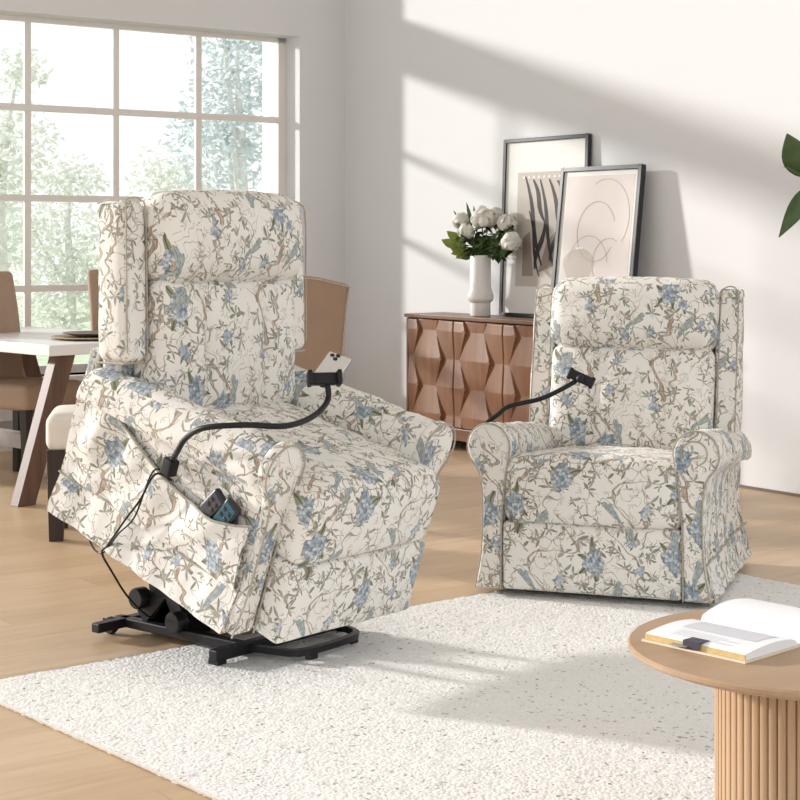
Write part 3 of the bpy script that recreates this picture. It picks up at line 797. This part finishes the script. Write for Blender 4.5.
# remotes in the side pocket
def remote(label, y, z, rx, ry, top, seed, pad):
    m = S1 @ Matrix.Translation((-.437, y, z)) @ Matrix.Rotation(R(rx), 4, 'X') @ Matrix.Rotation(R(ry), 4, 'Y')
    o = thing('remote_control', label, 'remote', m.translation, 0, 'remotes in the pocket')
    m2 = Matrix.Translation(-m.translation) @ m
    mesh('body', rbox(-.012, .012, -.029, .029, -.035, .055, .008, 4), M['remote'], o, m2)
    mesh('keypad', rbox(-.0150, -.0110, -.023, .023, -.03, .048, .0015, 3), pad, o, m2)
    mesh('button', join(*[rbox(-.018, -.0135, yy - .006, yy + .006, zz - .005, zz + .005, .001, 2) for yy in (-.011, .011) for zz in (.005, .026)]), M['remote'], o, m2)
remote('dark grey remote at the back of the side pocket', -.205, .345, 30, 0, .1, 1, M['remotepurple'])
remote('black remote with a teal keypad at the front of the side pocket', -.262, .340, 24, 2, .1, 2, M['remoteteal'])
# cords hanging from the pocket to the base
a0 = S1 @ Vector((-.445, -.06, .43))
cp = [S1 @ Vector((-.425, -.02, .34)), S1 @ Vector((-.462, .02, .345)), at(140, 500, 4.72), at(125, 520, 4.78), at(108, 545, 4.85), at(102, 553, 4.88), at(112, 572, 4.95), at(128, 597, 5.05), at(148, 616, 5.12), at(158, 615, 5.2)]
mesh('power_cord', tube([loc1(p) for p in cp], .0034, 6, smooth=6), M['rubber'], c1)
cp2 = [S1 @ Vector((-.425, .0, .345)), S1 @ Vector((-.464, .03, .35)), at(135, 516, 4.74), at(118, 534, 4.8), at(104, 552, 4.88), at(94, 549, 4.92), at(86, 530, 4.96)]
mesh('remote_cord', tube([loc1(p) for p in cp2], .0028, 6, smooth=6), M['rubber'], c1)

# ------------------------------------------------------------------ coffee table + book
TZ = .45
ct = thing('coffee_table', 'round oak pedestal table with a ribbed drum base, cut by the right edge', 'table', (.80, 3.24, .014), R(20))
rt = .347
mesh('tabletop', lathe([(0, TZ - .058), (rt - .10, TZ - .058), (rt - .03, TZ - .038), (rt - .003, TZ - .027), (rt, TZ - .024), (rt, TZ - .018), (rt - .004, TZ - .014), (0, TZ - .014)], 96), M['oak'], ct, angle=30)
rib = [(-.0088, .1685), (-.0083, .1712), (-.0066, .1744), (-.003, .1756), (.003, .1756), (.0066, .1744), (.0083, .1712), (.0088, .1685)]
poly = []
for k in range(60):
    a = 2 * PI * k / 60
    for dx, rr in rib: poly.append((rr * math.cos(a) - dx * math.sin(a), rr * math.sin(a) + dx * math.cos(a)))
mesh('ribbed_drum', prism(poly, 0, TZ - .0585, 'xy'), M['oakslat'], ct, angle=35)
# open book
p_ = Vector((.69, -.725, 0)).normalized(); q_ = Vector((-p_.y, p_.x, 0))
bo = Vector((.485, 3.272, TZ + .0005))
bk = thing('open_book', 'open book with white pages and yellow page edges on the round table', 'book', bo, math.atan2(p_.y, p_.x))
Lb, Wb = .245, .185
def sec(x):   # page surface height across the spread
    if x <= Wb: u = x / Wb; return .016 + .009 * math.sin(PI * min(1, u * 1.05)) * (.6 + .4 * u) - .012 * max(0, (u - .86) / .14) ** 2
    u = (x - Wb) / Wb; return .009 + .034 * math.sin(PI * min(1, .10 + u * .62)) * (1 - .25 * u) if u > .02 else .010
def block(x0, x1, n=26):
    xs = [x0 + (x1 - x0) * i / n for i in range(n + 1)]
    return [(x, sec(x)) for x in xs] + [(x, .0045) for x in reversed(xs)]
mesh('page_block', prism([(y, z) for y, z in block(.004, Wb - .001)], .004, Lb - .004, 'yz'), M['page'], bk, angle=30)
mesh('page_block', prism([(y, z) for y, z in block(Wb + .001, 2 * Wb - .004)], .004, Lb - .004, 'yz'), M['page'], bk, angle=30)
mesh('fore_edge', box(.004, Lb - .004, .0015, .0035,   .0045, .0145), M['pageedge'], bk, smooth=False)
mesh('cover', join(box(0, Lb, -.005, Wb - .004, 0, .004), box(0, Lb, Wb + .004, 2 * Wb + .004, 0, .004), box(0, Lb, Wb - .004, Wb + .004, 0, .003)), M['cover'], bk, smooth=False)
def pr(x0, x1, y0, y1):
    n = 12; ys = [y0 + (y1 - y0) * i / n for i in range(n + 1)]
    return [Vector((x, y, sec(y) + .0006)) for y in ys for x in (x0, x1)], [(2 * i, 2 * i + 1, 2 * i + 3, 2 * i + 2) for i in range(n)]
mesh('printed_picture', pr(.04, .215, .075, .15), M['print'], bk)
mesh('printed_text', join(*[pr(.05, .05 + random.Random(i).uniform(.10, .15), .028 + .009 * i, .0305 + .009 * i) for i in range(4)]), M['print'], bk)
mesh('page_marker', join(box(.100, .140, -.003, .030, .0190, .0202), box(.100, .140, -.0035, -.0025, .006, .0202)), M['tab'], bk, smooth=False)
mesh('page_marker', box(.075, .112, -.012, .0015, .0085, .0095), M['tabgrey'], bk, smooth=False)

# ------------------------------------------------------------------ sideboard
SBX, SBW, SBD, SBH = 1.115, 1.86, .30, .80
sb = thing('sideboard', 'walnut sideboard with carved faceted diamond doors against the back wall', 'sideboard', room(SBX, .005 + SBD), ROOM_ROT)
# local: x along wall, y towards wall (0 front .. SBD)
mesh('carcass', join(box(0, .018, 0.0, SBD, .10, SBH - .025), box(SBW - .018, SBW, 0.0, SBD, .10, SBH - .025), box(.018, SBW - .018, .03, SBD, .10, .12), box(.018, SBW - .018, SBD - .012, SBD, .12, SBH - .025)), M['walnut'], sb, smooth=False, bevel=.002)
mesh('top', box(-.008, SBW + .008, -.012, SBD, SBH - .022, SBH), M['walnuttop'], sb, smooth=False, bevel=.003)
mesh('plinth', box(.01, SBW - .01, .012, SBD - .02, .065, .135), M['walnuttop'], sb, smooth=False, bevel=.003)
for lx, ly in ((.36, .03), (SBW - .36, .03), (.06, SBD - .05), (SBW - .06, SBD - .05)):
    mesh('leg', loft([[(lx - a, ly - a + .02, z), (lx + a, ly - a + .02, z), (lx + a, ly + a + .02, z), (lx - a, ly + a + .02, z)] for a, z in ((.014, 0), (.022, .07))]), M['walnuttop'], sb, smooth=False)
nd = 4; dw = (SBW - .036) / nd; dz0, dz1 = .14, SBH - .028
for i in range(nd):
    x0 = .018 + i * dw + .002; x1 = x0 + dw - .004
    # relief of tall hexagons, each tipped up toward its right point and creased across the middle
    cw, ch = x1 - x0, dz1 - dz0; V, Fc = [], []
    px_, pz_ = cw / 2, ch / 1.9
    def depth(x, z):
        best = None
        for ci in range(-1, 4):
            cx = x0 + (ci - .12) * px_
            zo = dz1 - .10 * ch - (.5 * pz_ if ci % 2 else 0)
            for cj in range(-1, 4):
                dx, dz = x - cx, z - (zo - cj * pz_)
                q = (dx / px_) ** 2 * 1.0 + (dz / pz_) ** 2 * 1.333
                if best is None or q < best[0]: best = (q, dx / px_, abs(dz) / pz_)
        return max(0, min(1, (.62 + .75 * best[1]) * (1 - 1.75 * best[2])))
    N1, N2 = 80, 110
    for a in range(N1 + 1):
        for b_ in range(N2 + 1):
            x = x0 + cw * a / N1; z = dz0 + ch * b_ / N2
            e = min(1, (x - x0) / .006, (x1 - x) / .006, (z - dz0) / .006, (dz1 - z) / .006)
            V.append(Vector((x, .004 - .018 * depth(x, z) * max(0, e), z)))
    W_ = N2 + 1
    for a in range(N1):
        for b_ in range(N2):
            Fc.append((a * W_ + b_, (a + 1) * W_ + b_, (a + 1) * W_ + b_ + 1, a * W_ + b_ + 1))
    o = len(V)
    rim = [a * W_ for a in range(N1 + 1)] + [N1 * W_ + b_ for b_ in range(1, N2 + 1)] + [a * W_ + N2 for a in range(N1 - 1, -1, -1)] + [b_ for b_ in range(N2 - 1, 0, -1)]
    for k in rim: V.append(Vector((V[k].x, .024, V[k].z)))
    for k in range(len(rim)):
        l = (k + 1) % len(rim); Fc.append((rim[l], rim[k], o + k, o + l))
    Fc.append(tuple(o + k for k in range(len(rim))))
    mesh('door', (V, Fc), M['walnut'], sb, smooth=False)

# ------------------------------------------------------------------ pictures leaning on the wall
def picture(name, label, t0, w, h, lean, wfoot, art, bw=.022, th=.026, glass=True):
    o = thing(name, label, 'picture', room(t0, wfoot, SBH + .001), ROOM_ROT, 'framed pictures on the sideboard')
    m = Matrix.Rotation(-lean, 4, 'X')      # top tips toward the wall (+y)
    mesh('frame', join(box(0, bw, 0, th, 0, h), box(w - bw, w, 0, th, 0, h), box(bw, w - bw, 0, th, 0, bw), box(bw, w - bw, 0, th, h - bw, h)), M['frameblk'], o, m, smooth=False, bevel=.003)
    mesh('mat_board', box(bw - .004, w - bw + .004, .012, .02, bw - .004, h - bw + .004), M['paper'], o, m, smooth=False)
    art(o, m, w, h)
    return o
def flat(pts, y): return [Vector((p[0], y, p[1])) for p in pts] + [Vector((p[0], y + .0008, p[1])) for p in pts], [tuple(range(len(pts)))] + [(i, (i + 1) % len(pts), (i + 1) % len(pts) + len(pts), i + len(pts)) for i in range(len(pts))]
def stroke(pts, w, y):
    L = []; 
    for i, p in enumerate(pts):
        a = Vector(pts[max(0, i - 1)]); b_ = Vector(pts[min(len(pts) - 1, i + 1)]); d = (b_ - a).normalized(); nn = Vector((-d.y, d.x))
        ww = w(i / (len(pts) - 1)) if callable(w) else w
        L.append((Vector(p) + nn * ww, Vector(p) - nn * ww))
    poly = [tuple(q[0]) for q in L] + [tuple(q[1]) for q in reversed(L)]
    n = len(L); V = [Vector((q[0].x, y, q[0].y)) for q in L] + [Vector((q[1].x, y, q[1].y)) for q in L]
    return V, [(i, i + 1, n + i + 1, n + i) for i in range(n - 1)]
def art1(o, m, w, h):
    mesh('print', flat([(.13, .18), (w - .13, .18), (w - .13, h - .20), (.13, h - .20)], .0112), M['paperbeige'], o, m, smooth=False)
    st = []
    for x0, z0, x1, z1, ww in ((.20, .82, .36, .30, .011), (.27, .80, .38, .55, .012), (.33, .80, .47, .28, .010), (.41, .80, .56, .42, .011), (.48, .79, .55, .66, .010), (.38, .55, .30, .28, .013), (.53, .58, .43, .33, .013), (.24, .62, .34, .24, .008), (.54, .79, .58, .72, .01)):
        st.append(stroke([(x0 + (x1 - x0) * k / 8 + .012 * math.sin(k * .8), z0 + (z1 - z0) * k / 8) for k in range(9)], lambda s, q=ww: q * (.5 + math.sin(PI * s)), .0100))
    mesh('ink_strokes', join(*st), M['printdark'], o, m, smooth=False)
    sh = [flat([(.19, .24), (.29, .24), (.25, .50), (.19, .46)], .0106), flat([(.33, .26), (.46, .30), (.50, .52), (.40, .44)], .0106), flat([(.46, .45), (.58, .5), (.58, .64), (.50, .6)], .0106)]
    mesh('print_shapes', join(*sh), M['printbrown'], o, m, smooth=False)
    mesh('print_border', join(*[flat([(.17 + .045 * i, h - .235), (.195 + .045 * i, h - .235), (.185 + .045 * i, h - .218)], .0106) for i in range(8)]), M['paper'], o, m, smooth=False)
def art2(o, m, w, h):
    mesh('print', flat([(.055, .055), (w - .055, .055), (w - .055, h - .05), (.055, h - .05)], .0112), M['printpink'], o, m, smooth=False)
    ln = []
    for cx, cz, r, a0, a1 in ((.32, .50, .15, 20, 330), (.38, .58, .19, -40, 120), (.27, .30, .16, 10, 170), (.43, .33, .12, 60, 280)):
        ln.append(stroke([(cx + r * math.cos(R(a0 + (a1 - a0) * k / 30)), cz + r * 1.1 * math.sin(R(a0 + (a1 - a0) * k / 30))) for k in range(31)], .0016, .0102))
    mesh('print_lines', join(*ln), M['printline'], o, m, smooth=False)
    bl = [(.20 + .12 * math.cos(R(a)) * (1 + .15 * math.sin(R(3 * a))), .30 + .11 * math.sin(R(a))) for a in range(0, 360, 12)]
    mesh('print_shapes', flat(bl, .0106), M['paperbeige'], o, m, smooth=False)
    mesh('print_mark', flat([(.17, .40), (.23, .405), (.23, .415), (.17, .41)], .0099), M['paper'], o, m, smooth=False)
picture('picture_frame', 'tall black frame with dark slanting ink strokes behind the flowers', 1.72, .74, 1.045, R(2.1), .072, art1)
picture('picture_frame', 'smaller black frame with pale pink line drawing leaning in front', 2.295, .645, .86, R(6.5), .190, art2, bw=.024, th=.035)

# ------------------------------------------------------------------ vase and flowers
vx = 1.69; vw = .185
vb = room(vx, vw, SBH + .0005)
va = thing('flower_vase', 'white ceramic vase with a flared ring holding peonies on the sideboard', 'vase', vb)
VP = [(0, 0), (.062, 0), (.066, .004), (.067, .075), (.068, .083), (.083, .092), (.087, .105), (.087, .122), (.083, .135), (.074, .155), (.070, .175), (.068, .355), (.065, .360), (.060, .356), (.060, .15), (0, .12)]
mesh('body', lathe([(r_ * .9, z_) for r_, z_ in VP], 48), M['ceramic'], va, angle=50)
mesh('ring_groove', lathe([(.061, .0815), (.0645, .0835), (.066, .0865), (.061, .0865)], 48), plain('ceramic_groove', (.66, .66, .65), .5), va)
def leafgeo(base, d, up, L, w, curl=.25, n=5):
    d = d.normalized(); a = d.cross(up); a = a.normalized() if a.length > 1e-3 else d.orthogonal().normalized(); nn = a.cross(d)
    V, Fc = [], []
    for i in range(n + 1):
        u = i / n; ww = w * math.sin(PI * min(1, u ** .8 * .97 + .02)) 
        c = base + d * L * u - Vector((0, 0, 1)) * curl * L * u * u
        V += [c - a * ww + nn * ww * .3, c, c + a * ww + nn * ww * .3]
    for i in range(n):
        o = 3 * i
        Fc += [(o, o + 1, o + 4, o + 3), (o + 1, o + 2, o + 5, o + 4)]
    return V, Fc
def peony(c, r, seed):
    rnd = random.Random(seed); gs = [ball(c, r * .55, 6)]
    for k in range(34):
        th = rnd.uniform(0, 2 * PI); ph = math.acos(rnd.uniform(-.55, 1))
        d = Vector((math.sin(ph) * math.cos(th), math.sin(ph) * math.sin(th), math.cos(ph)))
        a = d.orthogonal().normalized(); a = Matrix.Rotation(rnd.uniform(0, 6.3), 3, d) @ a; b_ = d.cross(a)
        rr = r * rnd.uniform(.66, 1.08); s = r * rnd.uniform(.42, .66); V = []; Fc = []
        for i in range(5):
            for j in range(5):
                x, y = (i - 2) / 2, (j - 2) / 2
                q = x * x + y * y
                V.append(Vector(c) + d * (rr - (.42 * q - .5 * y) * s + .05 * s * math.sin(5 * x + seed)) + a * s * x * (1 - .12 * y * y) + b_ * s * y * (1 - .12 * x * x))
        for i in range(4):
            for j in range(4): Fc.append((i * 5 + j, (i + 1) * 5 + j, (i + 1) * 5 + j + 1, i * 5 + j + 1))
        gs.append((V, Fc))
    return join(*gs)
mouth = vb + Vector((0, 0, .345)); YV = vb.y
FG = 'flowers in the vase'
fl = [(484, 219, -.04, .062, 'largest white peony at the top of the bouquet'), (462, 222, .0, .045, 'greenish white peony at the upper left of the bouquet'),
      (466, 232, -.07, .042, 'small round white bud low at the left front of the bouquet'), (507, 224, .0, .05, 'white peony at the upper right of the bouquet'),
      (511, 243, -.05, .052, 'creamy peony drooping at the lower right of the bouquet'), (493, 215, .06, .045, 'pale peony half hidden behind the largest one')]
for k, (px, py, dy, r, lab) in enumerate(fl):
    c = at(px, py, YV + dy - .8 * (px - 481) * YV / F_PX)
    o = thing('peony_flower', lab, 'flower', mouth + Vector((0, 0, -.1)), 0, FG); rel = c - o.location
    mesh('blossom', peony(rel, r * 1.12, k * 3 + 1), M['petal'], o, angle=180)
    s0 = Vector((.018 * math.cos(k * 1.05), .018 * math.sin(k * 1.05), 0))
    mesh('stem', tube([s0, s0 * 1.5 + Vector((0, 0, .12)), rel * .6 + Vector((0, 0, .06)), rel - Vector((0, 0, r * .5))], .0035, 6, smooth=5), M['stem'], o)
    rnd = random.Random(k + 40); lv = []
    for i in range(24):
        u = rnd.uniform(.42, .97); b0 = rel * u + Vector((0, 0, .03 * (1 - u)))
        d = Vector((rnd.uniform(-1, 1), rnd.uniform(-1, 1), rnd.uniform(-.5, .6))) + Vector((rel.x, rel.y, 0)) * 4
        lv.append(leafgeo(b0, d, Vector((0, 0, 1)), rnd.uniform(.055, .085), rnd.uniform(.018, .028), .3))
    mesh('leaves', join(*lv), M['leaf'], o, angle=180)
for k, (tips, mt, lab) in enumerate(((((444, 240), (452, 246), (449, 232), (458, 250)), 'leafy', 'yellow green leaf spray at the left of the bouquet'),
                                     (((467, 204), (455, 212), (474, 208)), 'leaf', 'thin dark leaf sprig sticking up from the bouquet'),
                                     (((505, 252), (498, 240), (512, 250), (490, 246)), 'leaf', 'dark green leaf spray at the right of the bouquet'),
                                     (((475, 246), (468, 252), (484, 250), (492, 248), (478, 236)), 'leaf', 'dark leaves at the front over the vase mouth'))):
    o = thing('leaf_sprig', lab, 'leaves', mouth + Vector((0, 0, -.1)), 0, 'leaf sprigs in the vase')
    sg, lg = [], []; rnd = random.Random(k + 90)
    for i, (px, py) in enumerate(tips):
        c = at(px, py, YV - .05 + .02 * i - .8 * (px - 481) * YV / F_PX) - o.location
        s0 = Vector((.012 * math.cos(k * 1.5 + i), .012 * math.sin(k * 1.5 + i), 0)); b0 = c * .62 + Vector((0, 0, .03))
        sg.append(tube([s0, s0 + Vector((0, 0, .11)), b0], .002, 5, smooth=4))
        d = c - b0; lg.append(leafgeo(b0, d, Vector((0, -1, .3)), d.length * 1.05 + .015, .011 if k == 1 else .03, .05))
        for j in range(3):
            lg.append(leafgeo(b0 - d * .2 * j, d + Vector((rnd.uniform(-.06, .06), rnd.uniform(-.06, .06), rnd.uniform(-.04, .06))), Vector((0, -1, .3)), .07 if k != 1 else .03, .024 if k != 1 else .007, .2))
    mesh('stem', join(*sg), M['stem'], o); mesh('leaves', join(*lg), M[mt], o, angle=180)

# ------------------------------------------------------------------ dining set
def dining_chair(label, c, face, tuft=True, w=.46, d=.47, seat=.51, top=1.08, scallop=False, rec=.10):
    f = Vector(face).normalized(); rz = math.atan2(f.y, f.x) + PI / 2      # local -y = facing
    o = thing('dining_chair', label, 'chair', (c[0], c[1], 0), rz, 'tan dining chairs')
    mesh('seat', rbox(-w / 2, w / 2, -d / 2, d / 2, seat - .13, seat, .03, 6, lambda p, u: (p.x, p.y, p.z + (.012 * (1 - u.x ** 2) * (1 - u.y ** 2) if u.z > 0 else 0))), M['tan'], o)
    h = top - seat + .10; z0 = seat - .10
    def bf(p, u):
        x, y, z = p; k = (z - z0) / h
        y += rec * k * k
        x *= .92 + .10 * k
        if scallop and u.z > 0: z += (.035 * math.cos(u.x * PI * .5) ** 2 - .012 * abs(u.x) ** 6) * u.z
        if tuft and u.y < 0: y += .012 * sum(math.exp(-(((u.x - q) / .12) ** 2 + ((k - kz) / .05) ** 2)) for q in (-.5, 0, .5) for kz in (.62, .82))
        return (x, y, z)
    bk_ = mesh('backrest', rbox(-w / 2, w / 2, d / 2 - .06, d / 2 + .015, z0, z0 + h, .022, 14, bf), M['tan'], o)
    if scallop:
        pts = []
        for i in range(31):
            ux = -1 + 2 * i / 30; p = bf(Vector((w / 2 * ux * .97, d / 2 + .016, z0 + h - .012)), Vector((ux, 1, 1.))); pts.append(p)
        side = lambda s: [bf(Vector((s * w / 2 * .97, d / 2 + .016, z0 + h - .03 - .05 * i)), Vector((s, 1, 0))) for i in range(1, 9)]
        path = list(reversed(side(-1))) + pts + side(1)
        mesh('nailhead_trim', tube(path, lambda q: .0042 + .0022 * math.sin(q * 47 * PI * 2), 6, smooth=6), plain('nailhead_pale', (.55, .47, .40), .4, .3), bk_)
    for sx in (-1, 1):
        for sy in (-1, 1):
            x, y = sx * (w / 2 - .035), sy * (d / 2 - .035); k = .016
            mesh('leg', loft([[(x - a, y + sy * e - a, z), (x + a, y + sy * e - a, z), (x + a, y + sy * e + a, z), (x - a, y + sy * e + a, z)] for a, e, z in ((.017, .012, 0), (.024, 0, seat - .125))]), M['darkwood'], o, smooth=False, bevel=.003)
    return o
f1 = Vector((.85, -.5, 0)).normalized()
fm = Vector((-1.81, 8.50, 0))
dining_chair('tan dining chair at the left edge, its seat seen under the white table', fm - f1 * .2, f1, w=.44)
dining_chair('tan dining chair mostly hidden behind the recliner wing, beside the brown plate', at(139, 300, 9.15), (.35, -.93, 0), w=.46, top=1.08)
dining_chair('tan dining chair with scalloped nailhead back, right of the raised recliner', (-.59, 8.75, 0), (-.30, .95, 0), tuft=False, w=.47, top=1.03, scallop=True)
# cream stool
cs = at(100, 538, 7.0); cs.z = 0
st = thing('upholstered_stool', 'cream upholstered stool with black legs beside the raised recliner', 'stool', cs, R(8))
mesh('seat', rbox(-.215, .215, -.20, .20, .37, .53, .045, 6, lambda p, u: (p.x, p.y, p.z + (.015 * (1 - u.x ** 2) * (1 - u.y ** 2) if u.z > 0 else 0))), M['cream'], st)
for sx in (-1, 1):
    for sy in (-1, 1):
        x, y = sx * .172, sy * .155
        mesh('leg', loft([[(x - a, y - b_, z), (x + a, y - b_, z), (x + a, y + b_, z), (x - a, y + b_, z)] for a, b_, z in ((.029, .029, 0), (.038, .038, .38))]), M['darkwood'], st, smooth=False, bevel=.003)
# table: corner seen at px 52
vdir = Vector((.71, .70, 0)).normalized(); udir = Vector((-vdir.y, vdir.x, 0))
cor = Vector((-1.655, 7.74, 0))
dt = thing('dining_table', 'white topped dining table on dark slanted trestle legs by the window', 'table', cor, math.atan2(vdir.y, vdir.x))
TW, TL, TH_ = .86, 1.55, .752   # local x = across (v), y = along (u)
mesh('tabletop', box(0, TW, 0, TL, TH_ - .052, TH_), M['tablewhite'], dt, smooth=False, bevel=.004)
for yy in (.04, TL - .12):
    for s in (-1, 1):
        bx_, tx_ = (-.10, .12) if s < 0 else (TW + .10, TW - .12)
        pr_ = [(bx_ - .045, 0), (bx_ + .05, 0), (tx_ + .052, TH_ - .053), (tx_ - .05, TH_ - .053)]
        mesh('trestle_leg', prism(pr_, yy, yy + .07, 'xz'), M['walnutleg'], dt, smooth=False, bevel=.003)
    mesh('crossbar', box(-.035, TW + .035, yy + .01, yy + .06, .14, .235), M['greyend'], dt, smooth=False, bevel=.002)
mesh('stretcher', box(TW / 2 - .04, TW / 2 + .04, .11, TL - .12, .15, .225), M['greyend'], dt, smooth=False)
pc = at(92, 331, 8.25); pc.z = TH_ + .0005
tag(mesh('charger_plate', xf(lathe([(0, 0), (.10, 0), (.20, .009), (.205, .013), (.20, .016), (.11, .008), (0, .008)], 48), Matrix.Identity(4)), M['charger']), 'golden woven charger plate on the white dining table', 'plate').location = pc
tag(mesh('dinner_plate', lathe([(0, 0), (.09, 0), (.145, .014), (.147, .017), (.14, .018), (.09, .006), (0, .006)], 48), M['plate']), 'brown dinner plate lying on the golden charger', 'plate').location = pc + Vector((0, 0, .0165))

# ------------------------------------------------------------------ house plant past the right edge
pb = Vector((1.90, 6.85, 0))
hp_ = thing('potted_plant', 'glossy dark green leaves of a plant reaching in at the right edge', 'plant', pb)
mesh('pot', lathe([(0, 0), (.11, 0), (.14, .24), (.145, .25), (.132, .25), (.125, .20), (0, .20)], 40), M['pot'], hp_)
mesh('soil', lathe([(0, .201), (.124, .201), (.11, .215), (0, .22)], 30), M['soil'], hp_)
mesh('trunk', tube([(0, 0, .2), (.03, 0, .6), (-.01, .02, 1.0), (.02, 0, 1.5), (0, 0, 1.95)], lambda q: .018 - .010 * q, 8, smooth=5), M['bark'], hp_)
def bigleaf(label_, tip, base, w, up):
    d = tip - base
    g = leafgeo(base, d, up, d.length, w, .10, 9)
    l = mesh('leaf', g, M['leaf'], hp_, angle=180)
    sm = l.modifiers.new('thick', 'SOLIDIFY'); sm.thickness = .002
    mesh('leaf_stalk', tube([Vector((.01, 0, base.z - .04)), base * .5 + Vector((0, 0, base.z * .5 - .01)), base], .004, 6, smooth=4), M['stem'], l)
def rl(px, py, Y): return at(px, py, Y) - pb
bigleaf('', rl(787, 128, 6.75), rl(806, 178, 6.78), .062, Vector((-.55, -1, .1)))
bigleaf('', rl(779, 231, 6.70), rl(812, 186, 6.78), .038, Vector((.3, -1, .5)))
bigleaf('', rl(783, 163, 6.72), rl(803, 176, 6.78), .012, Vector((0, -1, .5)))
rnd = random.Random(5)
for k in range(16):
    a = rnd.uniform(-1.9, 1.9); z = rnd.uniform(1.0, 2.0); L = rnd.uniform(.2, .28)
    b0 = Vector((.05 * math.cos(a), .05 * math.sin(a), z)); tip = b0 + Vector((L * math.cos(a), L * math.sin(a), rnd.uniform(-.1, .14)))
    bigleaf('', tip, b0, rnd.uniform(.05, .07), Vector((0, 0, 1)))

# ------------------------------------------------------------------ light
wd = bpy.data.worlds.new('sky'); S.world = wd; wd.use_nodes = True
nt = wd.node_tree; nt.nodes.clear()
o_ = nt.nodes.new('ShaderNodeOutputWorld'); bg = nt.nodes.new('ShaderNodeBackground'); rp = nt.nodes.new('ShaderNodeValToRGB')
tc = nt.nodes.new('ShaderNodeTexCoord'); sx_ = nt.nodes.new('ShaderNodeSeparateXYZ'); mr = nt.nodes.new('ShaderNodeMapRange')
nt.links.new(tc.outputs['Generated'], sx_.inputs[0]); nt.links.new(sx_.outputs[2], mr.inputs[0]); mr.inputs[1].default_value = -.3; mr.inputs[2].default_value = 1
nt.links.new(mr.outputs[0], rp.inputs[0])
rp.color_ramp.elements[0].color = (.97, .975, .985, 1); rp.color_ramp.elements[1].color = (.93, .97, 1, 1)
nt.links.new(rp.outputs[0], bg.inputs[0]); bg.inputs[1].default_value = 1.05; nt.links.new(bg.outputs[0], o_.inputs[0])
sun = bpy.data.lights.new('sun', 'SUN'); so = bpy.data.objects.new('sun', sun); COL.objects.link(so)
sd = AX * 1.0 + AY * .537 + Vector((0, 0, -.30))
so.rotation_euler = sd.to_track_quat('-Z', 'Y').to_euler(); so.location = (-6, 8, 5)
sun.energy = 3.9; sun.angle = R(3.6); sun.color = (1, .96, .92)

S.view_settings.view_transform = 'Standard'; S.view_settings.look = 'None'; S.view_settings.gamma = 1
S.view_settings.use_curve_mapping = False; S.view_settings.exposure = .24
